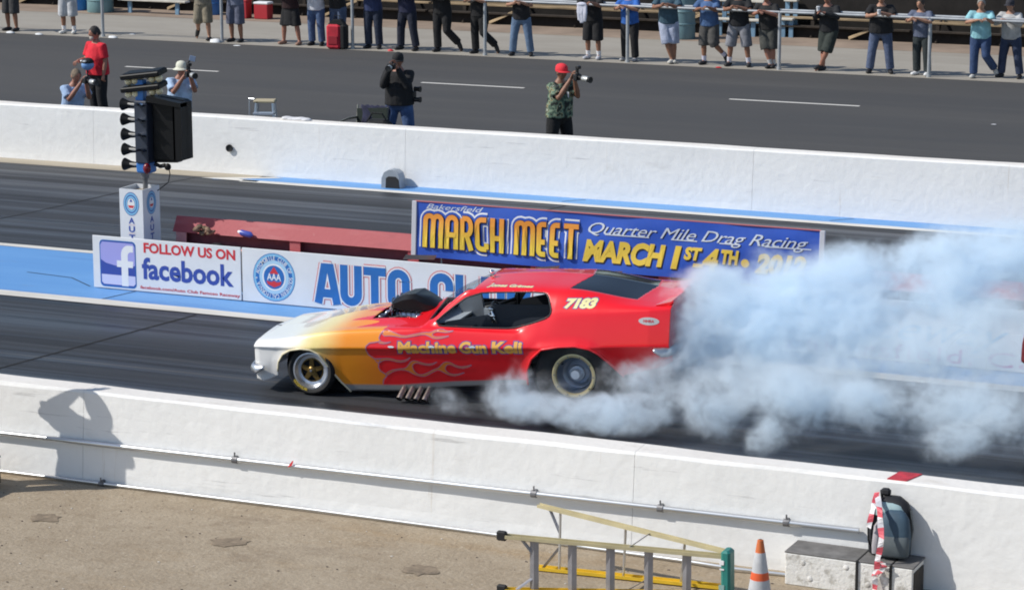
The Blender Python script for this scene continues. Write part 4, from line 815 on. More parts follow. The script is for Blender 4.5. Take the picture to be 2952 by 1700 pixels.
m_lg = mat('lettering_gold', (.82, .42, .07), .4, coat=.5); m_lo = mat('lettering_indigo', (.13, .07, .30), .4, coat=.5); m_ly = mat('lettering_pale_yellow', (.80, .74, .36), .4, coat=.5)
for s_, x0, x1 in (('Machine', 1.11, 1.80), ('Gun', 1.84, 2.16), ('Keli', 2.22, 2.57)):
    for ol, mm, of in ((.055, m_lo, .003), (0, m_lg, .005)):
        decal(text_fit(MB(), s_, x0, x1, .575+.066*(x0-1.10)-.0, .715+.066*(x0-1.10), 0, .045, .0, 1.0, ol, .066), 'flank_lettering', mm, of)
for ol, mm, of in ((.05, m_lo, .003), (0, m_ly, .005)): decal(text_fit(MB(), '7183', 3.02, 3.39, 1.195, 1.297, 0, .06, .25, .95, ol, .06), 'race_number', mm, of)
for ol, mm, of in ((.05, m_lo, .003), (0, m_ly, .005)): decal(text_fit(MB(), 'Jones Grimes', 2.06, 2.60, 1.333, 1.352, 0, .05, .2, 1.0, ol, .045), 'name_lettering', mm, of)
decal(disc(MB(), 4.0, 1.128, .115, .042, 0, 24), 'oval_sticker', mat('sticker_grey', (.50, .50, .50), .4), .003); decal(text_fit(MB(), 'NHRA', 3.94, 4.06, 1.115, 1.145, 0, .03), 'oval_sticker_lettering', m_red, .005)
for x in (1.03, 1.51, 1.99): decal(disc(MB(), x, .655+.066*(x-1.1), .038, .011, 0, 14), 'body_pin', m_chrome, .006)

# ------------------------------------------------------------------ people
BAKE = []        # bodies and garments: grown as overlapping volumes, fused to one skin by a voxel remesh, then hands and head joined on
def fuse(mb, name, m, parent, vox, extra=None, smooth=4, mats=None):
    me = bpy.data.meshes.new(name); me.from_pydata(mb.v, [], mb.f); bm = bmesh.new(); bm.from_mesh(me); bmesh.ops.recalc_face_normals(bm, faces=bm.faces); bm.to_mesh(me); bm.free()
    o = bpy.data.objects.new(name, me); C.objects.link(o); o.parent = parent
    r_ = o.modifiers.new('r', 'REMESH'); r_.mode = 'VOXEL'; r_.voxel_size = vox; r_.use_smooth_shade = True
    k = o.modifiers.new('s', 'SMOOTH'); k.iterations = smooth; k.factor = .5
    BAKE.append((o, m, extra)); return o
SKIN = [mat('skin_light', (.38, .20, .13), .55, var=.08, vscale=9), mat('skin_tan', (.27, .13, .08), .55, var=.08, vscale=9), mat('skin_ruddy', (.34, .155, .105), .55, var=.08, vscale=9)]
def hand(mb, wr, dr, up, sgn, curl=.6, s=1.0):
    # palm, four unequal curled fingers, thumb from the side of the palm near its base
    wr = Vector(wr); d = Vector(dr).normalized(); n = (Vector(up)-d*d.dot(Vector(up))); n = n.normalized() if n.length > 1e-4 else d.orthogonal().normalized(); a = d.cross(n)*sgn
    mb.sweep([wr-d*.02, wr+d*.02, wr+d*.06*s, wr+d*.092*s], [(.024, .018), (.033, .017), (.042, .016), (.040, .012)], 10, ref=tuple(a), round_ends=True)
    for k, (off, ln_) in enumerate(((-.031, .066), (-.0105, .078), (.0105, .073), (.030, .057))):
        b0 = wr+d*.085*s+a*off*s; c1, c2 = curl*.9, curl*1.9; d1 = d*math.cos(c1*.6)-n*math.sin(c1*.6); d2 = d*math.cos(c2*.7)-n*math.sin(c2*.7)
        mb.sweep([b0, b0+d1*ln_*.45*s, b0+d1*ln_*.45*s+d2*ln_*.32*s, b0+d1*ln_*.45*s+d2*ln_*.55*s+(-n)*.006], [.0092, .0086, .0078, .0062], 7, round_ends=True)
    b0 = wr+d*.03*s-a*.030*s; t1 = (d*.75-a*.55-n*.35).normalized(); mb.sweep([b0, b0+t1*.035*s, b0+(t1*.05+d*.02)*s], [.0115, .0100, .0075], 7, round_ends=True)
def head_geo(mb, c, yaw=0.0, pitch=0.0, s=1.0):
    # egg with brow, nose, lips, chin and ears; faces -Y
    rot = Euler((pitch, 0, yaw)).to_matrix(); nu, nv = 28, 22; vs = []; c = Vector(c)
    for j in range(nv+1):
        a = -math.pi/2+math.pi*j/nv
        for i in range(nu):
            b_ = 2*math.pi*i/nu; x = math.cos(a)*math.cos(b_); y = math.cos(a)*math.sin(b_); z = math.sin(a)
            X_, Y_, Z_ = .076*x, .098*y, .118*z
            if Z_ < 0: k = -Z_/.118; X_ *= 1-.30*k; Y_ *= 1-.16*k
            f = max(0, -y)
            if f > .6:
                nx_ = math.exp(-(X_/.013)**2); Y_ -= .024*nx_*math.exp(-((Z_+.018)/.022)**2)*f; Y_ -= .006*math.exp(-((Z_-.030)/.012)**2)*f
                Y_ += .010*math.exp(-((abs(X_)-.030)/.014)**2)*math.exp(-((Z_-.006)/.012)**2); Y_ -= .006*math.exp(-(X_/.024)**2)*math.exp(-((Z_+.062)/.010)**2); Y_ -= .010*math.exp(-(X_/.020)**2)*math.exp(-((Z_+.100)/.014)**2)
            vs.append(c+rot @ (Vector((X_, Y_, Z_))*s))
    mb.add(vs, [(j*nu+i, j*nu+(i+1) % nu, (j+1)*nu+(i+1) % nu, (j+1)*nu+i) for j in range(nv) for i in range(nu)])
    for sg in (-1, 1): mb.ell(c+rot @ (Vector((sg*.076, .008, -.005))*s), (.010*s, .020*s, .032*s), 8, 6, rot)
    return rot
def person(label, loc, rz=0.0, H=1.75, legs='stand', arms='rail', lean=.10, top=(.02, .02, .025), topname=None, bottom='trousers', bcol=(.05, .08, .16), shoe=(.015, .015, .017), sock=None, skin=0, sleeve='short', hat=None, hatc=None, hair=(.05, .035, .025), beard=None, group=None, heavy=1.0, vox=.022, yawh=0.0, pitchh=0.0, topmat=None, drop=0.0, shift=None, name='person'):
    k = H/1.75; t = thing(name, label, 'person', loc, rz, group); sk = SKIN[skin]
    V_ = lambda x, y, z: Vector((x*k, (y-lean*max(0, z-.92))*k, (z-drop)*k))
    J = {'hipL': V_(.112, 0, .93), 'hipR': V_(-.112, 0, .93), 'kneeL': V_(.128, -.02, .50), 'kneeR': V_(-.128, -.02, .50), 'ankL': V_(.135, .03, .085), 'ankR': V_(-.135, .03, .085)}
    toe = {'L': Vector((.03, -.16, 0)), 'R': Vector((-.03, -.16, 0))}
    if legs == 'wide': J['kneeL'].x += .05; J['kneeR'].x -= .05; J['ankL'].x += .09; J['ankR'].x -= .09
    if legs == 'crossR': J['ankR'] = V_(.10, -.06, .09); J['kneeR'] = V_(-.02, -.10, .50)
    if legs == 'crossL': J['ankL'] = V_(-.16, -.10, .10); J['kneeL'] = V_(.03, -.12, .50); toe['L'] = Vector((-.05, -.13, -.03))
    if legs == 'backL': J['kneeL'] = V_(.13, -.04, .50); J['ankL'] = V_(.30, .22, .20); toe['L'] = Vector((.06, .02, -.15))
    if legs == 'backR': J['kneeR'] = V_(-.13, -.04, .50); J['ankR'] = V_(-.28, .24, .22); toe['R'] = Vector((-.05, .02, -.15))
    if legs == 'stepL': J['kneeL'] = V_(.14, -.08, .51); J['ankL'] = V_(.20, -.06, .085)
    if legs == 'kneel':
        J['kneeL'] = V_(.16, -.38, .92-.42+.10); J['ankL'] = V_(.16, -.34, drop+.09); J['kneeR'] = V_(-.14, -.10, drop+.07); J['ankR'] = V_(-.14, .34, drop+.08); toe['R'] = Vector((0, .05, -.06))
    if legs == 'squat':
        for s_, sg in (('L', 1), ('R', -1)): J['knee'+s_] = V_(sg*.26, -.36, drop+.50); J['ank'+s_] = V_(sg*.16, -.04, drop+.085)
    w1, w2, w3 = V_(0, 0, .98), V_(0, -.01, 1.18), V_(0, .0, 1.40); nk = V_(0, .01, 1.50); hd = V_(0, -.02, 1.645)
    sh = {'L': V_(.205, 0, 1.425), 'R': V_(-.205, 0, 1.425)}
    A = {'rail': ((.30, -.16, 1.24), (.03, -.36, 1.335)), 'railopen': ((.27, -.18, 1.26), (.17, -.42, 1.34)), 'cam': ((.21, -.22, 1.24), (.055, -.30, 1.57)), 'down': ((.235, .02, 1.14), (.25, -.06, .90)), 'hold': ((.25, -.08, 1.15), (.12, -.32, 1.16)), 'cup': ((.28, -.10, 1.20), (.08, -.36, 1.40)), 'wide': ((.34, -.10, 1.15), (.07, -.24, 1.49))}
    arms = arms if isinstance(arms, tuple) else (arms, arms); el, wr = {}, {}
    for s_, sg, nm in (('L', 1, arms[0]), ('R', -1, arms[1])):
        e_, h_ = A[nm]; el[s_] = V_(sg*e_[0], e_[1], e_[2]); wr[s_] = V_(sg*h_[0], h_[1]+(.02 if sg > 0 else -.02), h_[2]+(.012 if sg > 0 else -.012))
    # body
    mb = MB(); hv = heavy
    mb.sweep([V_(0, 0, .96), w1, w2, V_(0, 0, 1.32), w3, V_(0, .01, 1.47)], [(.16*k, .11*k), (.18*k, .13*k*hv), (.17*k, .125*k*hv), (.19*k, .125*k), (.19*k, .11*k), (.10*k, .08*k)], 14, ref=(1, 0, 0), round_ends=True)
    mb.sweep([V_(0, .01, 1.44), nk, V_(0, -.005, 1.58)], [.062*k, .056*k, .054*k], 12, round_ends=True)
    for s_ in 'LR':
        mb.sweep([J['hip'+s_], (J['hip'+s_]+J['knee'+s_])/2, J['knee'+s_], J['knee'+s_]*.62+J['ank'+s_]*.38, J['ank'+s_]], [.09*k, .082*k, .062*k, .064*k, .040*k], 12, round_ends=True)
        mb.sweep([J['ank'+s_], J['ank'+s_]+toe[s_]*.5*k+Vector((0, 0, -.035*k)), J['ank'+s_]+toe[s_]*k+Vector((0, 0, -.05*k))], [.036*k, .034*k, .028*k], 10, round_ends=True)
        mb.sweep([sh[s_]*.7+w3*.3, sh[s_], (sh[s_]+el[s_])/2, el[s_], el[s_]*.65+wr[s_]*.35, wr[s_]], [.062*k, .064*k, .056*k, .048*k, .049*k, .031*k], 12, round_ends=True)
    ex = MB(); rot = head_geo(ex, hd, yawh, pitchh, k*1.08)
    for s_, sg in (('L', 1), ('R', -1)): hand(ex, wr[s_], (wr[s_]-el[s_])+Vector((0, 0, -.03)), (0, 0, 1) if arms[0] not in ('cam', 'wide') else (0, 1, .2), -sg, .9, k)
    body_ = fuse(mb, 'body', sk, t, vox*.9, ex)
    # top
    tm_ = topmat or mat(topname or 'cloth_%02x%02x%02x' % tuple(int(255*x) for x in top), top, .9, var=.20, vscale=7, bump=.9, bscale=9)
    hs = .5+.5*hv; mb = MB(); hm = .86 if bottom != 'dress' else .60
    mb.sweep([V_(0, 0, hm+.03), w1, w2, V_(0, 0, 1.32), w3, V_(0, .01, 1.465)], [(.235*k*hs, .165*k*hv), (.228*k*hs, .168*k*hv), (.215*k*hs, .165*k*hv), (.222*k, .158*k), (.205*k, .130*k), (.10*k, .082*k)], 16, ref=(1, 0, 0))
    for s_ in 'LR':
        p = [sh[s_]*.6+w3*.4, sh[s_], (sh[s_]+el[s_])/2]
        rr = [.078*k, .085*k, .084*k]
        if sleeve == 'short': p.append(sh[s_]*.22+el[s_]*.78); rr.append(.086*k)
        else: p += [el[s_], el[s_]*.5+wr[s_]*.5, el[s_]*.1+wr[s_]*.9]; rr += [.072*k, .064*k, .046*k]
        if sleeve == 'none': p, rr = p[:2], rr[:2]
        mb.sweep(p, rr, 12, round_ends=False)
    fuse(mb, 'shirt', tm_, t, vox*.85)
    # bottoms
    bm_ = mat('cloth_b%02x%02x%02x' % tuple(int(255*x) for x in bcol), bcol, .92, var=.22, vscale=6, bump=.9, bscale=10); mb = MB()
    mb.sweep([V_(0, 0, .84), V_(0, 0, .92), V_(0, 0, 1.0)], [(.20*k, .135*k), (.222*k*hs, .155*k*hv), (.212*k*hs, .152*k*hv)], 16, ref=(1, 0, 0))
    mb.ell(V_(0, 0, .86), (.16*k, .13*k, .10*k), 14, 8)
    for s_ in 'LR':
        h_, kn, an = J['hip'+s_], J['knee'+s_], J['ank'+s_]
        if bottom == 'shorts': e_ = kn*.86+an*.14; mb.sweep([h_, h_*.5+kn*.5, kn*.94+h_*.06, e_], [.122*k, .128*k, .128*k, .130*k], 14)
        elif bottom == 'skirt': e_ = kn*.9+an*.1; mb.sweep([h_, h_*.5+kn*.5, e_], [.10*k, .112*k, .120*k], 14)
        else: mb.sweep([h_, h_*.5+kn*.5, kn, kn*.5+an*.5, an*.97+kn*.03], [.122*k, .116*k, .098*k, .094*k, .092*k], 14)
    if bottom == 'skirt': mb.sweep([V_(0, 0, .92), V_(0, -.01, .70), V_(0, -.02, .47)], [(.16*k, .13*k), (.19*k, .14*k), (.205*k, .145*k)], 16, ref=(1, 0, 0))
    fuse(mb, bottom if bottom != 'dress' else 'skirt', bm_, t, vox*.85)
    shm = mat('shoe_%02x%02x%02x' % tuple(int(255*x) for x in shoe), shoe, .6); som = mat('sock_%02x' % int(255*(sock or (1, 1, 1))[0]), sock or (1, 1, 1), .9)
    for s_ in 'LR':
        a_ = J['ank'+s_]; d_ = toe[s_]*k; sole = Vector((0, 0, -.045*k)) if abs(toe[s_].z) < .02 else toe[s_].normalized()*0
        mb = MB(); mb.sweep([a_-d_*.32+sole*.9, a_+sole*.7, a_+d_*.55+sole, a_+d_*1.08+sole*1.05], [(.046*k, .042*k), (.054*k, .052*k), (.057*k, .042*k), (.044*k, .032*k)], 12, ref=(1, 0, 0), round_ends=True); mb.obj('shoe', shm, t, 'all')
        if sock: mb = MB(); mb.sweep([a_, a_*.72+J['knee'+s_]*.28], [.048*k, .058*k], 12); mb.obj('sock', som, t, True)
    # hair, hats
    hm_ = mat('hair_%02x' % int(255*hair[0]), hair, .8, var=.3, vscale=30); mb = MB(); sc = k*1.08; vs = []; nu, nv = 20, 8
    for lay in (1,):
        for j in range(nv+1):
            a = R(-12)+R(102)*j/nv
            for i in range(nu):
                b_ = 2*math.pi*i/nu; fr = max(0, -math.sin(b_)); aa = a+R(46)*fr**2*(1-j/nv); r_ = 1.07+.02*math.sin(b_*5+j)
                vs.append(hd+rot @ (Vector((.078*math.cos(aa)*math.cos(b_)*r_, .101*math.cos(aa)*math.sin(b_)*r_, .120*math.sin(aa)*r_))*sc))
    mb.add(vs, [(j*nu+i, j*nu+(i+1) % nu, (j+1)*nu+(i+1) % nu, (j+1)*nu+i) for j in range(nv) for i in range(nu)])
    mb.obj('hair', hm_, t, 'all')
    em = mat('eye_dark', (.03, .02, .015), .3)
    for sg in (-1, 1): MB().ell(hd+rot @ (Vector((sg*.029, -.083, .006))*sc), (.012*sc, .006*sc, .006*sc), 8, 6, rot).obj('eye', em, t, 'all')
    if beard: mb = MB(); mb.ell(hd+rot @ (Vector((0, -.055, -.075))*sc), (.052*sc, .040*sc, .045*sc), 14, 10, rot); mb.obj('beard', mat('beard_%02x' % int(255*beard[0]), beard, .9, var=.2, vscale=25), t, 'all')
    if hat:
        hc = mat('hat_%02x%02x%02x' % tuple(int(255*x) for x in hatc), hatc, .85, var=.08, vscale=12); mb = MB(); pr = [(.090, .012), (.093, .04), (.088, .085), (.066, .118), (.03, .134), (0, .138)]; o_ = []
        for r_, h_ in pr:
            for i in range(20): b_ = 2*math.pi*i/20; o_.append(hd+rot @ (Vector((r_*math.cos(b_)*.98, r_*1.20*math.sin(b_), h_))*sc))
        mb.add(o_, [(j*20+i, j*20+(i+1) % 20, (j+1)*20+(i+1) % 20, (j+1)*20+i) for j in range(5) for i in range(20)]); o2 = mb.obj('hat', hc, t, 'all')
        mb = MB(); n = 20; A1, B1 = [], []
        for i in range(n+1):
            b_ = (math.pi*(1.08+.84*i/n)) if hat == 'cap' else (2*math.pi*i/n); ext = (.075 if hat == 'cap' else .055); dz = -.012 if hat == 'cap' else -.030
            p = Vector((.088*math.cos(b_), .106*math.sin(b_), .022)); q = Vector((math.cos(b_)*(.088+ext*(.35 if hat == 'cap' else 1)), math.sin(b_)*(.106+ext), .022+dz)); A1.append(hd+rot @ (p*sc)); B1.append(hd+rot @ (q*sc))
        vv = A1+B1+[v+Vector((0, 0, -.004)) for v in A1+B1]; m_ = n+1
        mb.add(vv, [(i, i+1, m_+i+1, m_+i) for i in range(n)]+[(3*m_+i, 3*m_+i+1, 2*m_+i+1, 2*m_+i) for i in range(n)]+[(m_+i, m_+i+1, 3*m_+i+1, 3*m_+i) for i in range(n)]); mb.obj('hat_brim', hc, t, 'all')
    return t, {'wr': wr, 'hd': hd, 'el': el, 'rot': rot, 'w2': w2, 'w3': w3}

# spectators along the fence
CG = 'spectators leaning on the far fence'
jeans, djean, blk = (.06, .10, .20), (.018, .026, .050), (.013, .013, .015); Wsk = (.70, .70, .72)
crowd = [
 (3, 97, 'spectator in dark shorts cut off by the left edge of the picture', dict(bottom='shorts', bcol=(.045, .045, .047), top=(.05, .05, .05), legs='stand', skin=1)),
 (174, 104, 'spectator in white shorts, white socks and white shoes near the blue barrel', dict(bottom='shorts', bcol=(.46, .47, .49), top=(.35, .35, .36), sock=Wsk, shoe=(.60, .60, .58), legs='stand', skin=1)),
 (567, 123, 'spectator in khaki shorts standing with ankles crossed and black shoes', dict(bottom='shorts', bcol=(.22, .19, .14), top=(.25, .22, .17), legs='backR', skin=0)),
 (668, 126, 'spectator in slate blue shorts and black shoes beside the white bag', dict(bottom='shorts', bcol=(.10, .11, .16), top=(.18, .20, .28), legs='stand', skin=1)),
 (826, 134, 'spectator in a black knee-length skirt with bare legs and sandals', dict(bottom='skirt', bcol=blk, top=(.03, .012, .014), shoe=(.30, .17, .12), legs='wide', skin=2)),
 (912, 134, 'spectator in a loose white shirt and blue jeans left of the red bag', dict(bcol=jeans, top=(.62, .64, .70), sleeve='long', legs='stand')),
 (975, 134, 'spectator in a black jacket and jeans standing behind the red bag', dict(bcol=(.07, .10, .17), top=(.02, .02, .022), sleeve='long', legs='stand')),
 (1072, 144, 'spectator in a navy shirt and slim dark jeans right of the red bag', dict(bcol=djean, top=(.03, .045, .12), legs='stand')),
 (1170, 149, 'spectator in a navy top and very dark jeans above the black capped photographer', dict(bcol=(.014, .018, .034), top=(.02, .024, .06), legs='wide')),
 (1263, 156, 'spectator all in black with one knee bent, phone pouch on the sleeve', dict(bcol=blk, top=blk, sleeve='long', legs='backL')),
 (1379, 159, 'spectator all in black with arms folded on the rail beside a fence post', dict(bcol=(.010, .010, .011), top=(.012, .012, .013), legs='backL')),
 (1499, 165, 'spectator in a black top and faded wide blue jeans, standing alone', dict(bcol=(.11, .17, .27), top=(.016, .016, .020), legs='wide')),
 (1700, 177, 'spectator in long black shorts and white socks holding a white towel', dict(bcol=blk, top=(.014, .014, .015), bottom='shorts', sock=Wsk, shoe=(.45, .46, .50), legs='stand', skin=1)),
 (1813, 180, 'spectator in a bright blue shirt and black trousers behind a fence post', dict(bcol=blk, top=(.03, .12, .42), legs='stand', shoe=(.35, .35, .36))),
 (1922, 186, 'spectator in pale blue-grey shorts and a dark teal top, ankles crossed', dict(bcol=(.36, .40, .52), top=(.05, .10, .14), bottom='shorts', legs='crossR', shoe=(.55, .53, .48), skin=1)),
 (2045, 190, 'spectator in a blue plaid shirt and dark grey shorts with crossed legs', dict(bcol=(.075, .072, .07), top=(.06, .12, .26), bottom='shorts', legs='backL', sock=(.55, .55, .68), skin=1)),
 (2126, 196, 'spectator in a black shirt, mid grey shorts and short white socks', dict(bcol=(.20, .205, .23), top=(.014, .015, .018), bottom='shorts', legs='wide', sock=(.60, .60, .68), skin=1)),
 (2210, 200, 'spectator in a black shirt and olive grey shorts left of a fence post', dict(bcol=(.060, .062, .056), top=(.016, .016, .017), bottom='shorts', legs='crossR', sock=(.5, .5, .5), skin=2)),
 (2387, 208, 'spectator in a black hoodie and dark green shorts holding a paper cup', dict(bcol=(.030, .038, .034), top=(.014, .015, .018), bottom='shorts', sleeve='long', legs='crossL', arms=('rail', 'cup'), skin=2)),
 (2537, 215, 'heavy spectator in a black shirt and faded jeans with a white cup', dict(bcol=(.08, .105, .18), top=(.012, .012, .013), heavy=1.35, legs='wide', arms=('rail', 'rail'))),
 (2655, 222, 'spectator in a slate shirt, dark green jeans and bright white shoes', dict(bcol=(.026, .034, .036), top=(.10, .12, .18), shoe=(.70, .71, .72), legs='stand')),
 (2823, 230, 'spectator in a light teal shirt and blue jeans with one leg bent', dict(bcol=(.035, .065, .15), top=(.26, .52, .58), shoe=(.5, .5, .48), legs='backL')),
 (2914, 228, 'spectator in a pale grey long sleeved shirt and dark jeans at the right edge', dict(bcol=(.028, .042, .085), top=(.42, .42, .42), sleeve='long', legs='wide')),
]
rail_y = 56.22
for i, (u, v, lab, kw) in enumerate(crowd):
    p = G(u, v); y = max(p.y+.12, rail_y+.26); p2 = G(u, v-1.5)
    a = kw.pop('arms', ('rail', 'rail') if i % 3 else ('railopen', 'rail'))
    t, inf = person(lab, (p.x-.05, y, .008), R(rnd.uniform(-12, 12)), rnd.uniform(1.70, 1.84), arms=a, lean=rnd.uniform(.10, .20), group=CG, hair=rnd.choice(((.05, .035, .025), (.12, .08, .05), (.25, .23, .21))), hat=rnd.choice((None, 'cap', None)), hatc=rnd.choice(((.03, .03, .04), (.30, .03, .03), (.35, .34, .30))), **kw)
    if i in (18, 19):
        w_ = t.matrix_basis @ inf['wr']['R']; c = thing('paper_cup', ('small white paper cup in the hand of the spectator in the black hoodie', 'white foam cup held by the heavy spectator in faded jeans')[i-18], 'cup', (w_.x+.03, w_.y-.10, w_.z+.0))
        MB().lathe((0, 0, 0), [(0, 0), (.032, 0), (.042, .10), (.044, .102), (.040, .10), (.030, .01)], n=16).obj('cup_wall', m_wp, c, True); MB().lathe((0, 0, 0), [(0, .106), (.043, .106), (.046, .098)], n=16).obj('lid', m_wp, c, True)
    if i == 12:
        w_ = t.matrix_basis @ inf['wr']['R']; mb = MB(); 
        for a_ in range(7): mb.sweep([(-.10+.035*a_, 0, .02), (-.10+.035*a_+rnd.uniform(-.02, .02), -.02, -.18), (-.08+.03*a_, -.01, -.34-rnd.uniform(0, .10))], [(.026, .020), (.032, .022), (.020, .012)], 8)
        mb.ell((0, 0, .02), (.13, .05, .05)); o = fuse(mb, 'white_towel', mat('towel_cloth', (.62, .63, .72), .95, var=.1, vscale=8), None, .016); o.location = (w_.x-.02, w_.y-.12, w_.z-.02); tag(o, 'white towel hanging from the hands of the spectator in black shorts', 'towel')

# people between the far wall and the return road
def camera_kit(label, loc, yaw, pitch=0.0, white=False, flash=True, big=1.0):
    t = thing('camera', label, 'camera', loc, rot=(pitch, 0, yaw)); bk = mat('camera_black', (.014, .014, .015), .45)
    mb = MB(); mb.box((0, 0, 0), (.15, .07, .11), bev=.012); mb.box((0, .0, .065), (.06, .06, .035), bev=.01); mb.box((-.055, -.03, -.01), (.035, .05, .10), bev=.01); mb.obj('camera_body', bk, t)
    L = .20*big; mb = MB(); mb.lathe((0, -.03, 0), [(0, .0), (.036, 0), (.037, -L*.3), (.045, -L*.35), (.047, -L*.9), (.056, -L), (.050, -L), (0, -L*.94)], 'Y', 18); mb.obj('lens', bk, t, True)
    mb = MB(); mb.lathe((0, -.03, 0), [(.0455, -L*.36), (.0490, -L*.40), (.0495, -L*.75), (.0465, -L*.80)], 'Y', 18); mb.obj('lens_ring', mat('lens_silver', (.60, .60, .58), .3, .6) if white else mat('lens_grey', (.10, .10, .10), .4), t, True)
    if flash: mb = MB(); mb.box((0, .01, .12), (.05, .045, .08), bev=.008); mb.box((0, -.015, .175), (.075, .085, .055), bev=.01); mb.obj('flash', bk, t)
    return t
PX = dict(vox=.018)
# kneeling man in a light blue shirt
p = GY(196, 250, 41.0); t, inf = person('kneeling photographer in a pale blue shirt behind the far wall', (p.x+.02, 41.05, .004), R(62), 1.80, legs='kneel', arms='cam', lean=.28, top=(.34, .46, .66), bcol=(.03, .04, .08), skin=2, hair=(.16, .12, .085), drop=.46, pitchh=.15, **PX)
w_ = t.matrix_basis @ ((inf['wr']['L']+inf['wr']['R'])/2); d = t.matrix_basis.to_3x3() @ Vector((0, -1, 0)); camera_kit('black camera with long silver ringed lens raised by the kneeling photographer', w_+d*.12+Vector((0, 0, .03)), R(66), .05, True, False, 1.5)
# man in the red shirt
p = GY(278, 92, 43.2); t, inf = person('man in a red polo shirt and black trousers standing behind the kneeling photographer', (p.x, 43.2, .004), R(-25), 1.86, legs='stand', arms=('down', 'hold'), lean=.03, top=(.62, .018, .035), bcol=(.012, .012, .013), skin=2, hair=(.035, .03, .028), beard=(.42, .38, .34), heavy=1.2, yawh=R(-10), **PX)
w_ = t.matrix_basis @ inf['wr']['R']; hl = thing('blue_helmet', 'pale blue open helmet with black trim in front of the red shirt', 'helmet', (w_.x+.30, w_.y-.12, w_.z-.05), R(-30))
MB().ell((0, 0, 0), (.115, .13, .105), 18, 12).obj('helmet_shell', mat('helmet_blue', (.16, .32, .62), .3, coat=.5), hl, 'all'); mb = MB(); mb.lathe((0, 0, .045), [(.105, 0), (.125, .0), (.120, .04), (.075, .085), (0, .10)], n=18); mb.obj('helmet_cap', mat('black_cloth', (.012, .012, .013), .8), hl, True)
for sg in (-1, 1): MB().box((sg*.06, -.10, .085), (.085, .05, .028), Euler((R(25), 0, R(sg*12))), bev=.008).obj('goggle', mat('lens_silver', (.6, .6, .58), .3, .6), hl)
MB().sweep([(-.03, 0, -.09), (-.05, .02, -.24), (-.04, .02, -.42)], .018, 8).obj('strap', M['black_cloth'], hl, 'all')
# photographer with the bucket hat
p = GY(512, 190, 41.1); t, inf = person('photographer in a white bucket hat and light blue shirt beside the light tree', (p.x, 41.1, .004), R(52), 1.76, legs='wide', arms='cam', lean=.22, top=(.40, .52, .70), bcol=(.10, .13, .30), skin=2, hat='bucket', hatc=(.60, .60, .50), drop=.20, hair=(.20, .18, .16), heavy=1.15, **PX)
w_ = t.matrix_basis @ ((inf['wr']['L']+inf['wr']['R'])/2); d = t.matrix_basis.to_3x3() @ Vector((0, -1, 0)); camera_kit('black camera with a tall flash raised by the bucket hat photographer', w_+d*.10+Vector((0, 0, .02)), R(55), .05, True, True, 1.2)
fx = w_+d*.06+Vector((.10, 0, .30)); t2 = thing('flash_card', 'grey flash reflector card above the bucket hat photographer', 'reflector', fx, R(20)); MB().box((0, 0, 0), (.11, .012, .10), Euler((0, R(14), 0)), bev=.004).obj('card', mat('card_grey', (.20, .26, .38), .5), t2); MB().sweep([(-.05, .0, -.04), (-.10, 0, -.08), (-.10, 0, -.26)], .02, 8).obj('bracket', M['camera_black'], t2)
# photographer in black with the cap
p = GY(1150, 160, 41.6); t, inf = person('photographer in a black shirt, black cap and blue jeans aiming at the track', (p.x, 41.6, .004), R(8), 1.84, legs='wide', arms='cam', lean=.05, top=(.012, .012, .013), bcol=(.06, .11, .24), skin=2, hat='cap', hatc=(.012, .012, .014), hair=(.05, .04, .03), heavy=1.25, sleeve='long', pitchh=.05, **PX)
w_ = t.matrix_basis @ ((inf['wr']['L']+inf['wr']['R'])/2); d = t.matrix_basis.to_3x3() @ Vector((0, -1, 0)); camera_kit('black camera held to the face of the black capped photographer', w_+d*.09+Vector((0, 0, .02)), R(8), .08, True, False, .9)
q = t.matrix_basis @ (inf['w2']+Vector((-.06, -.16, -.02))); o = MB().box((0, 0, 0), (.075, .006, .11), bev=.002).obj('pass_card', m_wp, None); o.location = q; tag(o, 'white pass card hanging on the front of the black capped photographer', 'card')
q = t.matrix_basis @ (inf['w2']+Vector((.24, .05, -.02))); t2 = thing('hip_camera', 'black spare camera with two lens barrels hanging at the hip of the capped photographer', 'camera', q); MB().box((0, 0, -.10), (.10, .14, .12), bev=.015).obj('camera_body', M['camera_black'], t2)
for z in (.0, -.19): MB().lathe((.04, 0, z), [(0, 0), (.045, 0), (.04, .06), (.055, .12), (0, .12)], 'X', 14).obj('lens', M['camera_black'], t2, True)
# photographer in the red cap and camouflage shirt
m_camo = bpy.data.materials.new('camouflage_cloth'); m_camo.use_nodes = True; n = m_camo.node_tree.nodes; l = m_camo.node_tree.links; tc = n.new('ShaderNodeTexCoord'); nz = n.new('ShaderNodeTexNoise'); nz.inputs['Scale'].default_value = 9; nz.inputs['Detail'].default_value = 2; rp = n.new('ShaderNodeValToRGB'); rp.color_ramp.interpolation = 'CONSTANT'
l.new(tc.outputs['Object'], nz.inputs[0]); l.new(nz.outputs[0], rp.inputs[0]); l.new(rp.outputs[0], n['Principled BSDF'].inputs['Base Color']); n['Principled BSDF'].inputs['Roughness'].default_value = .9
e = rp.color_ramp.elements; e[0].position = 0; e[0].color = (.018, .022, .02, 1); e[1].position = .44; e[1].color = (.075, .12, .085, 1)
for ps, cl in ((.52, (.20, .27, .19, 1)), (.58, (.30, .24, .12, 1)), (.61, (.03, .045, .035, 1)), (.68, (.34, .38, .30, 1))): q = e.new(ps); q.color = cl
p = GY(1612, 192, 41.3); t, inf = person('photographer in a bright red cap and green camouflage shirt', (p.x+.0, 41.3, .004), R(62), 1.82, legs='wide', arms='cam', lean=.06, topmat=m_camo, bcol=(.010, .010, .011), skin=1, hat='cap', hatc=(.70, .03, .045), hair=(.03, .03, .03), heavy=1.2, **PX)
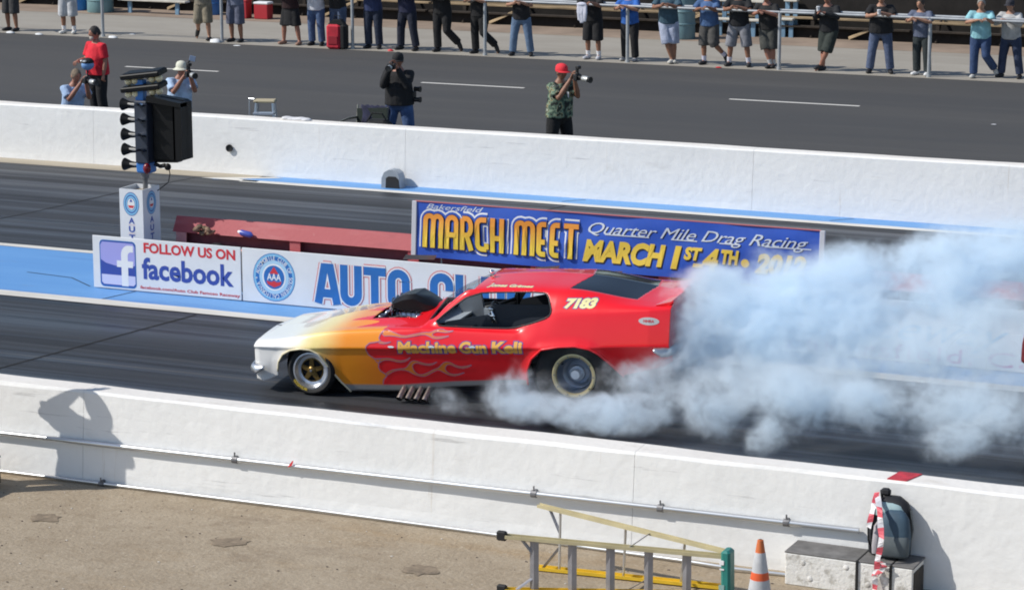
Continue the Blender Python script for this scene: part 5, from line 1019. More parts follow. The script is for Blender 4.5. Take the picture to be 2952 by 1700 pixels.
for o in t.children:
    if o.name.startswith('hat_brim'): o.rotation_euler = (0, 0, 0)
w_ = t.matrix_basis @ ((inf['wr']['L']+inf['wr']['R'])/2); d = t.matrix_basis.to_3x3() @ Vector((0, -1, 0)); camera_kit('large camera with silver ringed lens and flash held by the red capped photographer', w_+d*.13+Vector((0, 0, .03)), R(66), .06, True, True, 1.5)
q = t.matrix_basis @ (inf['w2']+Vector((.02, -.17, .10))); o = MB().box((0, 0, 0), (.06, .006, .10), bev=.002).obj('pass_card', m_wp, None); o.location = q; tag(o, 'white pass card hanging on the camouflage shirt', 'card')
# crew member at the right edge, in the smoke
p = G(3016, 1345); person('crew member in a dark red jacket and white trousers at the right edge', (p.x, p.y, .006), R(20), 1.76, legs='stand', arms='hold', lean=.15, top=(.12, .008, .012), sleeve='long', bcol=(.55, .55, .54), skin=2, vox=.016)

# ------------------------------------------------------------------ spectator fence
m_galv = mat('fence_pipe', (.40, .42, .44), .5, .35, var=.15, vscale=3)
fz = 1.315
fen = thing('spectator_fence', 'grey pipe fence with a double top rail in front of the spectators', 'fence', (-24.73, rail_y, 0))
posts = [-45.5, -42.2, -38.8, -35.33, -31.88, -28.25, -24.73, -21.11, -17.43, -13.96, -10.4, -6.9]
mb = MB(); mb.cyl((0, 0, -.0), (0, 0, fz-.02), .040, n=12); mb.cyl((0, 0, 0), (0, 0, .05), .055, n=12); mb.sweep([(0, .0, fz-.10), (0, .10, fz-.03), (0, .17, fz+.02)], .018, 8)
o = mb.obj('fence_post', m_galv, fen, True); o.location = (posts[0]+24.73, 0, .008)
for x in posts[1:]: share(o, fen, (x+24.73, 0, .008))
mb = MB(); mb.sweep([(0, 0, 0), (3.57, 0, 0)], .030, 10); o = mb.obj('top_rail', m_galv, fen, True); first = True
for x in [-49.1]+posts:
    nx_ = posts[posts.index(x)+1] if x in posts and posts.index(x)+1 < len(posts) else x+3.57
    for dy, dz in ((0, 0), (.16, .03)):
        c = o if first else share(o, fen); first = False
        c.location = (x+24.73, dy, fz+dz); c.scale = ((nx_-x-.01)/3.57, 1, 1)

# ------------------------------------------------------------------ bleachers and things in front of them
m_plank = mat('weathered_plank', (.30, .22, .13), .9, var=.4, vscale=3, stretch=(.4, 3, 3)); m_beam = mat('brown_beam', (.035, .026, .019), .9, var=.3, vscale=5); m_shade = mat('seat_shade', (.013, .011, .010), .95, var=.4, vscale=2)  # near-black boards stand in for the shade under the open seats
bl = thing('wooden_bleachers', 'long dark wooden bleachers standing behind the spectators', 'bleachers', (-26, 62.75, 0))
for r_ in range(7):
    y, z = r_*.62, .30+r_*.21
    for k in range(7):
        x = -23+k*6.6
        if r_ < 5: MB().box((x+3.3, y+.12, z+.19), (6.5, .22, .045), bev=.006).obj('seat_plank', m_plank, bl)
        MB().box((x+3.3, y-.12, z), (6.5, .20, .04)).obj('foot_plank', m_plank if r_ % 2 else m_beam, bl)
for k in range(7): MB().box((-23+k*6.6+3.3, .42+k % 2*.02, 1.1), (6.55, .05, 2.2)).obj('shade_board', m_shade, bl); 
for k in range(30):
    x = -23+k*1.6; mb = MB(); mb.box((x, .05, .22), (.09, .09, .44)); mb.sweep([(x, -.1, .02), (x+.02, .35, .62)], .04, 6); mb.obj('support_post', m_beam, bl)
for k in range(9):
    x = -21+k*4.9; MB().sweep([(x, -.18, .06), (x+1.0, -.16, .50)], [(.05, .02)]*2, 4).obj('brace', m_plank, bl)
mb = MB(); mb.box((0, 3.6, 1.9), (48, .1, 3.8)); o = mb.obj('rear_shade_board', m_shade, bl)  # added dark board gives the shade behind the rows
MB().box((0, -.05, .14), (46, .04, .28)).obj('front_shade_board', m_shade, bl)  # added dark board hides the lit ground under the front planks
# small bleacher ends in blue steel with white planks
m_bst = mat('pale_blue_steel', (.16, .28, .40), .6, var=.15); m_wpl = mat('white_plank', (.58, .55, .48), .8, var=.15)
def bench(label, x0, x1, y, zs, name='steel_bench', legs=(.15, .85)):
    t = thing(name, label, 'bench', ((x0+x1)/2, y, .012)); hw = (x1-x0)/2
    for k, z in enumerate(zs): MB().box((0, .35*k, z), (2*hw, .26, .05), bev=.008).obj('bench_plank', m_wpl, t)
    for f in legs:
        x = -hw+2*hw*f
        for k, z in enumerate(zs): MB().box((x, .35*k, z/2-.02), (.11, .06, z-.03)).obj('bench_leg', m_bst, t)
    return t
bench('low pale bench with a blue leg right of the teal barrel', GY(335, 25, 61.4).x, GY(530, 25, 61.4).x, 61.6, [.36])
bench('white planked bench with blue legs left of the olive shorts spectator', GY(2055, 90, 62.4).x, GY(2192, 90, 62.4).x, 62.4, [.42, .86, 1.3])
bench('white planked bench with blue legs right of the fence post beside the olive shorts spectator', GY(2250, 95, 62.6).x, GY(2288, 95, 62.6).x, 62.6, [.46, .90, 1.36], legs=(.2, .8))
def barrel(label, u, v, col, r=.29, h=.88, name='barrel'):
    p = G(u, v); t = thing(name, label, 'barrel', (p.x, p.y, .012)); m_ = mat('barrel_%02x%02x' % (int(col[0]*255), int(col[2]*255)), col, .45, var=.12, vscale=3)
    MB().lathe((0, 0, 0), [(0, 0), (r*.96, 0), (r, .03), (r*.98, h*.33), (r*1.03, h*.35), (r*1.03, h*.37), (r*.98, h*.39), (r*.98, h*.63), (r*1.03, h*.65), (r*1.03, h*.67), (r*.98, h*.69), (r, h-.02), (r*.95, h), (r*.93, h-.05), (r*.93, .05)], n=24).obj('barrel_shell', m_, t, 30)
    MB().lathe((0, 0, h), [(r*.95, -.01), (r*1.02, 0), (r*1.0, .015), (r*.93, .01)], n=24).obj('rim', m_, t, True)
barrel('bright blue plastic barrel left of the teal barrel at the top left', 225, 30, (.03, .20, .55)); barrel('large grey teal barrel behind the fence post at the top left', 290, 36, (.16, .28, .30), .37, .95); barrel('blue barrel behind the spectator in slate blue shorts', 612, 43, (.03, .14, .38)); barrel('tall grey teal drum behind the blue plaid spectator', 1970, 113, (.12, .21, .24), .30, 1.05)
m_ice = mat('red_cooler', (.42, .02, .03), .5); 
for u, v, w_, h_, lab in ((705, 54, .30, .45, 'tall dark red cooler left of the pale lidded red cooler'), (760, 56, .42, .40, 'red cooler with a pale lid at the foot of the bleachers')):
    p = G(u, v); t = thing('cooler', lab, 'cooler', (p.x, p.y, .012)); MB().box((0, 0, h_/2), (w_, .32, h_), bev=.02).obj('cooler_body', m_ice, t); MB().box((0, 0, h_+.03), (w_+.02, .34, .06), bev=.015).obj('cooler_lid', m_wp if w_ > .35 else m_ice, t)
    MB().sweep([(-w_/2-.01, 0, h_*.6), (-w_/2-.03, 0, h_*.8), (-w_/2-.01, 0, h_)], .012, 6).obj('handle', m_wp, t)
p = G(972, 142); t = thing('red_bag', 'red and black wheeled bag standing on the apron by the fence', 'bag', (p.x, p.y, .008), R(6))
MB().box((-.06, 0, .30), (.36, .26, .60), bev=.05).obj('bag_body', mat('red_bag_cloth', (.50, .02, .04), .8, var=.25, vscale=6), t); MB().box((.18, .02, .30), (.16, .28, .62), bev=.05).obj('bag_side', M['black_cloth'], t)
MB().prism([(-.20, .60), (-.10, .70), (.12, .72), (.22, .60)], -.08, .10).obj('bag_flap', M['black_cloth'], t); MB().box((-.06, -.135, .22), (.24, .02, .20), bev=.008).obj('pocket', mat('dark_red_bag', (.30, .012, .025), .8), t); MB().sweep([(-.10, .05, .66), (-.08, .05, .80), (.06, .05, .80), (.08, .05, .66)], .012, 6).obj('handle', M['black_cloth'], t)
# litter on the apron and road
m_pap = mat('litter_white', (.68, .69, .70), .8, var=.1)
def litter(u, v, r_, lab, m=m_pap, hh=.5, nm='paper_scrap'):
    p = G(u, v); mb = MB(); r2 = random.Random(int(u)); n = 10
    vs = [(0, 0, r_*hh)]+[(r_*r2.uniform(.7, 1.2)*math.cos(2*math.pi*i/n), r_*.7*r2.uniform(.7, 1.2)*math.sin(2*math.pi*i/n), r_*hh*r2.uniform(.4, .9)) for i in range(n)]+[(r_*1.1*r2.uniform(.8, 1.2)*math.cos(2*math.pi*i/n), r_*.8*math.sin(2*math.pi*i/n), .004) for i in range(n)]
    mb.add(vs, [(0, 1+i, 1+(i+1) % n) for i in range(n)]+[(1+i, 11+i, 11+(i+1) % n, 1+(i+1) % n) for i in range(n)]); o = mb.obj(nm, m, None, 'all'); o.location = (p.x, p.y, .012); tag(o, lab, 'paper' if nm == 'paper_scrap' else 'bag')
litter(622, 124, .14, 'white plastic bag left of the spectator in slate blue shorts', hh=.7, nm='plastic_bag'); litter(31, 97, .11, 'crumpled white paper at the far left of the apron edge'); litter(113, 102, .10, 'crumpled white paper left of the white socked spectator'); litter(326, 111, .12, 'crumpled white paper right of the red shirted man'); litter(382, 101, .08, 'flat white paper on the apron away from the kerb', hh=.2)
litter(683, 134, .09, 'small white paper on the asphalt beside the slate shorts spectator', hh=.2); litter(1126, 149, .07, 'small red cup lying at the foot of the navy spectator', mat('litter_red', (.60, .03, .04), .6), .7); litter(2071, 197, .07, 'small red wrapper on the kerb by the black shirted spectator', M['litter_red'], .3); litter(2865, 361, .05, 'small white scrap lying on the return road at the right', hh=.15); litter(735, 38, .0001+.05, 'tiny paper scrap on the dirt strip', hh=.2)

# ------------------------------------------------------------------ things standing behind the far wall
sx0 = GY(765, 300, 41.0).x; t = thing('folding_step_stool', 'small silver step stool with a tan top behind the far wall', 'step stool', (sx0, 41.0, .004), R(18))
m_alu = mat('brushed_aluminium', (.66, .69, .73), .35, .8); MB().box((0, 0, .95), (.40, .26, .05), bev=.02).obj('stool_top', mat('tan_pad', (.42, .36, .24), .8), t)
for sx_ in (-1, 1):
    MB().sweep([(sx_*.15, -.08, .93), (sx_*.22, -.22, .0)], [(.028, .014)]*2, 6).obj('stool_leg', m_alu, t); MB().sweep([(sx_*.15, .08, .93), (sx_*.22, .26, .0)], [(.028, .014)]*2, 6).obj('stool_leg', m_alu, t)
for z in (.40, .74): MB().box((0, -.12-(.93-z)*.15, z), (.38, .16, .04), bev=.006).obj('stool_step', m_alu, t)
MB().sweep([(-.30, .10, .93), (-.31, .06, .98), (-.2, .0, .98)], .013, 8).obj('stool_handle', m_alu, t); MB().sweep([(-.32, .12, .1), (-.31, .08, .97)], .012, 8).obj('stool_handle', m_alu, t)
cx0 = GY(1048, 330, 40.8).x; t = thing('folding_chair', 'dark green folding camp chair left of the black capped photographer', 'chair', (cx0, 40.8, .004), R(-12)); t.scale = (1.2, 1.1, 1.12); m_gr = mat('dark_green_canvas', (.010, .018, .014), .85); m_fr = mat('chair_frame', (.30, .30, .26), .5, .4)
mb = MB(); mb.prism([(-.27, .80), (.30, .86), (.29, .56), (.20, .50), (-.20, .50), (-.27, .58)], .20, .215); mb.obj('chair_back', m_gr, t); MB().box((0, -.02, .46), (.52, .46, .03), bev=.01).obj('chair_seat', m_gr, t)
for sx_ in (-1, 1):
    MB().sweep([(sx_*.28, .24, .86), (sx_*.28, .20, .44), (sx_*.26, -.24, .0)], .013, 8).obj('chair_leg', m_fr, t); MB().sweep([(sx_*.28, -.24, .62), (sx_*.28, -.22, .42), (sx_*.26, .26, .0)], .013, 8).obj('chair_leg', m_fr, t); MB().sweep([(sx_*.28, -.26, .63), (sx_*.29, .0, .66), (sx_*.28, .22, .66)], [(.03, .012)]*3, 8).obj('chair_arm', m_fr, t)
mb = MB(); nu, nv = 16, 14; vs = []
for j in range(nv+1):
    q = j/nv; a = (q-.5)*2
    for i in range(nu+1):
        x = -.27+.54*i/nu+.02*math.sin(j*.8); yy_ = .05*a+.018*math.sin(i*1.1+j*.5); zz_ = -.30*abs(a)**1.5*(1+.18*math.sin(i*.9))+.012*math.sin(i*2.1+j)
        vs.append((x, yy_, zz_))
mb.add(vs, [(j*(nu+1)+i, j*(nu+1)+i+1, (j+1)*(nu+1)+i+1, (j+1)*(nu+1)+i) for j in range(nv) for i in range(nu)])
o = mb.obj('navy_jacket', mat('navy_cloth', (.022, .024, .055), .9, var=.3, vscale=8), None, 'all', fix=False); so_ = o.modifiers.new('thickness', 'SOLIDIFY'); so_.thickness = .012; o.location = (cx0+.12, 41.05, .98); tag(o, 'navy jacket thrown over the back of the camp chair', 'jacket')
t = thing('camera_bag', 'bulky black camera bag standing at the feet of the black capped photographer', 'bag', (GY(1098, 330, 40.7).x, 40.6, .004), R(10))
MB().box((0, 0, .40), (.44, .34, .80), bev=.07).obj('bag_body', mat('black_cloth', (.012, .013, .014), .85), t); MB().box((-.02, -.18, .52), (.30, .05, .34), bev=.02).obj('bag_pocket', mat('grey_bag_trim', (.05, .05, .055), .8), t); MB().sweep([(-.16, -.1, .80), (-.08, -.12, .93), (.10, -.12, .92), (.17, -.1, .80)], .016, 8).obj('bag_handle', M['black_cloth'], t)
p = GY(955, 345, 40.2); mb = MB(); 
for i in range(5): mb.ell((-.18+.09*i, 0, rnd.uniform(.0, .015)), (.11, .09, .035), 10, 6)
o = fuse(mb, 'white_cloth', mat('white_cloth', (.62, .62, .64), .9, var=.08), None, .014); o.location = (p.x, 38.90, .992); tag(o, 'folded white cloth lying on top of the far wall', 'cloth')
o = MB().box((0, 0, .01), (5.2, 1.5, .02), bev=.008).obj('dark_strip', mat('black_rubber', (.012, .012, .013), .7)); o.location = (GY(0, 290, 40.6).x-1.6, 40.9, .004); tag(o, 'flat black strip lying behind the far wall at the left', 'mat')  # flat near-black sheet on the ground beyond the far wall

# ------------------------------------------------------------------ foreground: ladder, cone, box, backpack, tape
m_fib = mat('pale_yellow_fibreglass', (.60, .52, .31), .5, var=.12, vscale=4); m_fy = mat('bright_yellow_fibreglass', (.72, .47, .03), .5, var=.1, vscale=4); m_rung = mat('grey_ladder_step', (.30, .30, .33), .45, .5, var=.15, vscale=6); m_teal = mat('teal_plastic', (.02, .20, .175), .45, var=.1)
hinge = G(2110, 1712); ld = thing('step_ladder', 'yellow fibreglass step ladder with a teal cap lying on its side by the wall', 'ladder', (hinge.x, hinge.y, 0))
def LP(u, v, z): p = G(u, v, z); return p-Vector((hinge.x, hinge.y, 0))
def chan(a, b, name, m, w_=.075, th=.03):     # a C-section ladder rail
    a, b = Vector(a), Vector(b); d = (b-a).normalized(); up = Vector((0, 0, 1))-d*d.z; up.normalize(); sd_ = d.cross(up)
    mb = MB(); s_ = [(-w_/2, -th/2), (w_/2, -th/2), (w_/2, th/2), (w_/2-.006, th/2), (w_/2-.006, -th/2+.006), (-w_/2+.006, -th/2+.006), (-w_/2+.006, th/2), (-w_/2, th/2)]
    vs = [p+sd_*x+up*z for p in (a, b) for x, z in s_]; n = 8; mb.add(vs, [(i, (i+1) % n, n+(i+1) % n, n+i) for i in range(n)]+[tuple(range(n-1, -1, -1)), tuple(range(n, 2*n))]); return mb.obj(name, m, ld)
# front frame (steps), opened toward the camera; rear frame against the wall
fzt, fzl = .40, .53        # height of the upper rails at hinge and at the feet
FA = LP(1456, 1544, .53); FBp = LP(2085, 1602, .40); FA0 = Vector((FA.x, FA.y, .04)); FB0 = Vector((FBp.x, FBp.y, .06))
RA = LP(1552, 1455, .60); RB = LP(2098, 1590, .42); RA0 = LP(1550, 1634, .025); RB0 = LP(2083, 1690, .03)
chan(FA, FBp, 'front_rail', m_fib); chan(FA0, FB0, 'front_rail', m_fy); chan(RA, RB, 'rear_rail', m_fib, .06); chan(RA0, RB0, 'rear_rail', m_fy, .085)
for f in (.135, .31, .485, .66, .835):
    a = FA.lerp(FBp, f); b_ = FA0.lerp(FB0, f); MB().sweep([a-Vector((0, 0, .012)), b_+Vector((0, 0, .012))], [(.040, .016)]*2, 4, ref=(1, .1, 0)).obj('ladder_step', m_rung, ld)
for f in (.12, .47, .78):
    a = RA.lerp(RB, f); b_ = RA0.lerp(RB0, f); MB().sweep([a, b_], [(.013, .013)]*2, 6).obj('rear_bar', m_alu, ld)
for a, b_ in ((RA.lerp(RB, .06), RA.lerp(RA0, .38).lerp(RB.lerp(RB0, .38), .12)), (RA.lerp(RA0, .62).lerp(RB.lerp(RB0, .62), .12), RA0.lerp(RB0, .03)), (RA.lerp(RB, .60), FA.lerp(FBp, .57)), (RA0.lerp(RB0, .60), FA0.lerp(FB0, .55)), (FA.lerp(FBp, .07), FA.lerp(FA0, .30).lerp(FBp.lerp(FB0, .3), .13)), (FA0.lerp(FB0, .05), FA.lerp(FA0, .75).lerp(FBp.lerp(FB0, .75), .13))):
    MB().sweep([a, b_], [(.014, .005)]*2, 4).obj('spreader_brace', m_rung, ld)
for f in (FA, FA0): MB().box(f+Vector((-.03, 0, 0)), (.09, .05, .085), bev=.01).obj('ladder_foot', mat('black_rubber', (.012,)*3, .7), ld)
c = (FBp+RB)/2; MB().box((c.x+.03, c.y-.02, .235), (.085, .15, .46), Euler((0, R(-1), 0)), bev=.02).obj('top_cap', m_teal, ld); MB().box((c.x-.0, c.y-.098, .36), (.04, .006, .04), bev=.002).obj('label_sticker', m_wp, ld); MB().box((c.x+.0, c.y-.098, .30), (.04, .005, .012)).obj('label_sticker', m_wp, ld); MB().box((c.x+.0, c.y-.098, .13), (.05, .005, .06)).obj('label_sticker', mat('grey_sticker', (.25, .40, .38), .6), ld)
# cone
cp = G(2188, 1783); cn = thing('traffic_cone', 'orange traffic cone with dusty white collars beside the ladder cap', 'traffic cone', (cp.x, cp.y, 0)); m_or = mat('cone_orange', (.55, .14, .04), .6, var=.2, vscale=8); m_orb = mat('cone_bright_orange', (.72, .11, .03), .6, var=.1); m_wc = mat('cone_white', (.46, .47, .49), .6, var=.15, vscale=6)
def cr(z): return .135-(.135-.026)*z/.70
prev = .03
for z0, z1, m_ in ((.03, .20, m_or), (.20, .36, m_wc), (.36, .425, m_orb), (.425, .595, m_wc), (.595, .70, m_or)):
    e_ = .002 if m_ in (m_wc, m_orb) else 0; MB().lathe((0, 0, 0), [(cr(z0)+e_-.01, z0), (cr(z0)+e_, z0), (cr(z1)+e_, z1), (cr(z1)+e_-.012, z1+(.006 if z1 > .69 else 0))], n=28).obj('cone_band' if e_ else 'cone_body', m_, cn, 40)
MB().box((0, 0, .018), (.36, .36, .036), bev=.02).obj('cone_base', mat('black_rubber', (.012,)*3, .7), cn)
# weathered white box with black straps against the wall
m_box = layered('peeling_white_wood', (.74, .73, .70), [((.42, .40, .36), 5, (1, 1, 1), .53, .60, .85), ((.80, .79, .77), 9, (1, 1, 1), .5, .65, .6), ((.24, .22, .19), 14, (1, 1, 1), .66, .74, .7)], rough=.9, bump=.4, bscale=30)
b0 = G(2306, 1652); b1 = G(2648, 1700); bw = 1.16; bx_ = thing('white_wooden_box', 'peeling white wooden box with black straps standing against the near wall', 'box', ((b0.x+b1.x)/2, 21.17, 0), R(-2)); bh = .29
MB().box((0, 0, bh/2), (bw, .34, bh), bev=.008).obj('box_body', m_box, bx_); MB().box((.0, .01, bh+.008), (bw+.02, .36, .016), bev=.005).obj('box_lid', mat('grey_board', (.16, .155, .15), .8, var=.3, vscale=5), bx_)
for x in (.08, .385): MB().box((x, 0, bh/2+.004), (.022, .375, bh+.03), bev=.004).obj('strap', mat('black_strap', (.012, .012, .012), .7), bx_)
MB().box((bw/2+.004, 0, bh/2-.01), (.012, .28, bh-.06)).obj('end_board', mat('dark_end_board', (.05, .045, .04), .9), bx_)
for x, z in ((-.42, .22), (-.02, .23), (-.35, .08), (.18, .10)): MB().lathe((x, -.172, z), [(0, -.004), (.02, -.004), (.026, 0)], 'Y', 12).obj('knob', m_box, bx_, True)
# backpack hanging over the wall above the box
bk = thing('backpack', 'dark blue and grey backpack resting on the white box against the wall', 'backpack', (G(2568, 1600, .31).x, 21.25, .306), rot=(R(-7), 0, R(4))); m_pk1 = mat('slate_blue_nylon', (.045, .085, .125), .7, var=.2, vscale=5, bump=.2, bscale=9); m_pk2 = mat('grey_nylon', (.09, .11, .12), .7, var=.15, vscale=6); m_pk3 = mat('pale_teal_nylon', (.32, .44, .46), .7, var=.15); m_pkb = mat('black_nylon', (.013, .014, .018), .75)
def pad(name, m, secs, parent, n=18, pw=3.0):      # stack of superellipse slices (z, halfwidth, halfdepth, x, y)
    mb = MB(); vs = []
    for z, a, b_, x, y in secs:
        for i in range(n):
            th = 2*math.pi*i/n; c_, s_ = math.cos(th), math.sin(th); vs.append((x+a*abs(c_)**(2/pw)*(1 if c_ > 0 else -1), y+b_*abs(s_)**(2/pw)*(1 if s_ > 0 else -1), z))
    K = len(secs); mb.add(vs, [(j*n+i, j*n+(i+1) % n, (j+1)*n+(i+1) % n, (j+1)*n+i) for j in range(K-1) for i in range(n)]+[tuple(range(n-1, -1, -1)), tuple(range((K-1)*n, K*n))]); return mb.obj(name, m, parent, 50)
pad('pack_body', m_pkb, [(0, .15, .08, -.02, .02), (.02, .185, .10, -.02, .02), (.2, .195, .11, -.02, .02), (.38, .175, .105, -.015, .03), (.47, .13, .085, -.01, .04), (.52, .07, .05, -.02, .05)], bk)
pad('front_pocket', m_pk1, [(.015, .11, .05, .035, -.085), (.04, .135, .07, .04, -.085), (.22, .14, .075, .04, -.085), (.34, .125, .07, .035, -.08), (.40, .09, .05, .03, -.07), (.42, .05, .03, .03, -.06)], bk)
pad('lower_pocket', m_pk2, [(.012, .11, .04, .045, -.115), (.03, .13, .055, .045, -.118), (.17, .132, .055, .045, -.118), (.21, .12, .04, .045, -.11)], bk)
pad('top_panel', m_pk3, [(.36, .15, .09, -.03, -.0), (.40, .15, .09, -.03, .0), (.45, .12, .08, -.03, .015), (.475, .10, .06, -.03, .02)], bk)
pad('side_pocket', mat('pale_grey_mesh', (.36, .34, .36), .8), [(.03, .03, .05, -.12, -.095), (.1, .035, .055, -.12, -.10), (.27, .03, .05, -.115, -.09), (.31, .012, .02, -.11, -.08)], bk)
MB().sweep([(-.16, -.06, .42), (-.20, -.10, .30), (-.19, -.10, .14), (-.15, -.07, .03)], [(.024, .006)]*4, 6, ref=(0, 1, 0)).obj('shoulder_strap', m_pkb, bk); MB().sweep([(.16, -.02, .42), (.19, -.05, .26), (.16, -.03, .05)], [(.02, .006)]*3, 6, ref=(0, 1, 0)).obj('shoulder_strap', m_pk2, bk)
MB().sweep([(-.10, .02, .47), (-.12, .03, .56), (-.06, .05, .57), (-.03, .03, .48)], [(.018, .008)]*4, 8).obj('grab_handle', m_pkb, bk); MB().box((-.08, .03, .555), (.09, .06, .07), bev=.02).obj('rolled_jacket', m_pkb, bk)
# barricade tape
t = thing('barricade_tape', 'red and white striped barricade tape trailing down from the backpack', 'tape', (0, 0, 0)); m_tr = mat('tape_red', (.66, .10, .13), .5); m_tw = mat('tape_white', (.70, .68, .70), .5)
def ribbon(pts, w_, seg0=0):
    pts = [Vector(p) for p in pts]; dense = []
    for a, b_ in zip(pts, pts[1:]):
        for k in range(4): dense.append(a.lerp(b_, k/4))
    dense.append(pts[-1]); i = 0; k = seg0
    while i < len(dense)-1:
        e_ = min(i+3, len(dense)-1); sub = dense[i:e_+1]; mb = MB(); L, Rr = [], []
        for q, p in enumerate(sub): off = Vector((w_/2, .01*math.sin((i+q)*.9), .006*math.cos((i+q)*1.3))); L.append(p-off); Rr.append(p+off)
        n = len(sub); bkf = [v+Vector((0, .0015, 0)) for v in L+Rr]; mb.add(L+Rr+bkf, [(j, j+1, n+j+1, n+j) for j in range(n-1)]+[(2*n+n+j, 2*n+n+j+1, 2*n+j+1, 2*n+j) for j in range(n-1)]); mb.obj('tape_stripe', (m_tr, m_tw)[k % 2], t); k += 1; i = e_
tp = [(2522, 1425, .80), (2512, 1470, .66), (2506, 1520, .52)]; P = lambda u, v, Y: GY(u, v, Y)
ribbon([P(2528, 1418, 21.28), P(2518, 1460, 21.16), P(2508, 1500, 21.10), P(2504, 1520, 21.08)], .045)
ribbon([P(2530, 1430, 21.25), P(2536, 1470, 21.08), P(2538, 1510, 21.04), P(2541, 1550, 20.98), P(2536, 1585, 20.97), P(2530, 1610, 20.97), P(2528, 1640, 20.96), P(2520, 1660, 20.94)], .05, 1)
ribbon([P(2532, 1618, 20.95), P(2545, 1622, 20.93), P(2550, 1632, 20.93), P(2538, 1645, 20.94), P(2522, 1660, 20.94)], .05)
ribbon([P(2523, 1665, 20.945), P(2522, 1690, 20.95), P(2521, 1705, 20.96), P(2530, 1712, 20.9)], .045, 1)
ribbon([G(2560, 1690, .01), G(2572, 1700, .012), G(2590, 1705, .01)], .06, 0)

# ------------------------------------------------------------------ photographer outside the picture whose shadow falls on the near wall
SPX, SPY, SPZ = -14.86, 20.70, .30
person('photographer standing on a crate just outside the left edge, shadow on the near wall', (SPX, SPY, SPZ), R(150), 1.78, legs='stand', arms=('wide', 'cam'), lean=.02, top=(.10, .12, .16), bcol=(.06, .06, .06), heavy=1.15, vox=.02, hat='cap', hatc=(.05, .05, .06))
cr_ = thing('wooden_crate', 'slatted wooden crate under the photographer outside the left edge', 'crate', (SPX-.05, SPY, 0))
for k in range(2):
    for sy_ in (-.29, .29): MB().box((0, sy_, .07+.14*k), (.66, .02, .11)).obj('crate_slat', m_woodpost, cr_)
for sx_ in (-.31, .31): MB().box((sx_, 0, .14), (.02, .54, .27)).obj('crate_end', m_woodpost, cr_)
MB().box((0, 0, SPZ-.012), (.68, .60, .02)).obj('crate_top', m_woodpost, cr_)

# ------------------------------------------------------------------ tyre smoke
PUFFS = [  # centre (x, y, z), radii, weight
]
def puff(u, v, Y, r, w_): c = GY(u, v, Y); PUFFS.append((c, r, w_))
puff(2040, 905, 26.5, (.62, .85, .64), 1.9); puff(2010, 1000, 26.4, (.45, .7, .42), 1.3); puff(2240, 900, 26.8, (.90, .95, .66), 1.45); puff(2400, 880, 27.0, (.9, .9, .62), 1.0); puff(2600, 850, 27.4, (1.15, 1.0, .75), .78); puff(2900, 830, 27.6, (1.3, 1.1, .9), .72)
puff(2440, 775, 27.8, (.80, .7, .45), .85); puff(2215, 785, 27.4, (.60, .5, .36), .9); puff(2740, 720, 27.9, (.70, .7, .42), .9); puff(2990, 730, 28.0, (.8, .7, .55), .9); puff(2060, 815, 27.1, (.45, .5, .32), .9)
puff(1300, 1155, 25.0, (.36, .28, .20), .9); puff(1650, 1110, 25.15, (.50, .20, .24), .35); puff(1560, 1120, 25.1, (.4, .2, .3), .5); puff(1440, 1135, 25.05, (.36, .30, .30), .9); puff(1540, 1185, 24.95, (.46, .38, .28), 1.4); puff(1670, 1195, 24.9, (.46, .36, .26), 1.5); puff(1810, 1195, 24.95, (.55, .42, .28), 1.4); puff(1500, 1075, 25.15, (.24, .2, .28), .55); puff(1920, 1160, 25.2, (.45, .40, .35), .8)
puff(2060, 1160, 24.9, (.55, .42, .45), 1.3); puff(2265, 1160, 24.8, (.52, .44, .52), 1.5); puff(2200, 1260, 24.5, (.36, .3, .24), 1.0); puff(2450, 1180, 24.9, (.60, .5, .40), .75); puff(2650, 1165, 25.0, (1.0, .6, .48), .9); puff(2890, 1190, 24.6, (.9, .6, .56), .95); puff(2740, 1285, 24.3, (.45, .35, .24), .85)
puff(2150, 1040, 26.2, (.90, .75, .60), 1.05); puff(2450, 1030, 26.3, (1.2, .9, .64), .98); puff(2880, 1010, 26.4, (1.4, .9, .68), .92); puff(1680, 1050, 25.34, (.40, .18, .32), .46); puff(1790, 1095, 25.5, (.46, .32, .32), .75); puff(1930, 1080, 25.8, (.60, .55, .40), .95); puff(2120, 1100, 25.4, (.65, .45, .38), .85); puff(2350, 1110, 25.3, (.75, .5, .40), .85)
# a voxel grid: every lobe falls off from its centre, the edges are eaten into by noise
PUFF_MIN = Vector([min(c[i]-r_[i]-.25 for c, r_, w_ in PUFFS) for i in range(3)]); PUFF_MAX = Vector([max(c[i]+r_[i]+.25 for c, r_, w_ in PUFFS) for i in range(3)]); PUFF_MIN.z = .012
VOX = .026
ng = bpy.data.node_groups.new('smoke_grid', 'GeometryNodeTree'); ng.interface.new_socket('Geometry', in_out='INPUT', socket_type='NodeSocketGeometry'); ng.interface.new_socket('Geometry', in_out='OUTPUT', socket_type='NodeSocketGeometry')
n = ng.nodes; l = ng.links; go = n.new('NodeGroupOutput'); n.new('NodeGroupInput')
pos = n.new('GeometryNodeInputPosition')
def math_(op, a, b_=None, c=None):
    m = n.new('ShaderNodeMath'); m.operation = op
    for i, x in enumerate((a, b_, c)):
        if x is None: continue
        if isinstance(x, (int, float)): m.inputs[i].default_value = x
        else: l.new(x, m.inputs[i])
    return m.outputs[0]
def vmath(op, *a):
    m = n.new('ShaderNodeVectorMath'); m.operation = op
    for i, x in enumerate(a):
        if isinstance(x, tuple): m.inputs[i].default_value = x
        else: l.new(x, m.inputs[i])
    return m
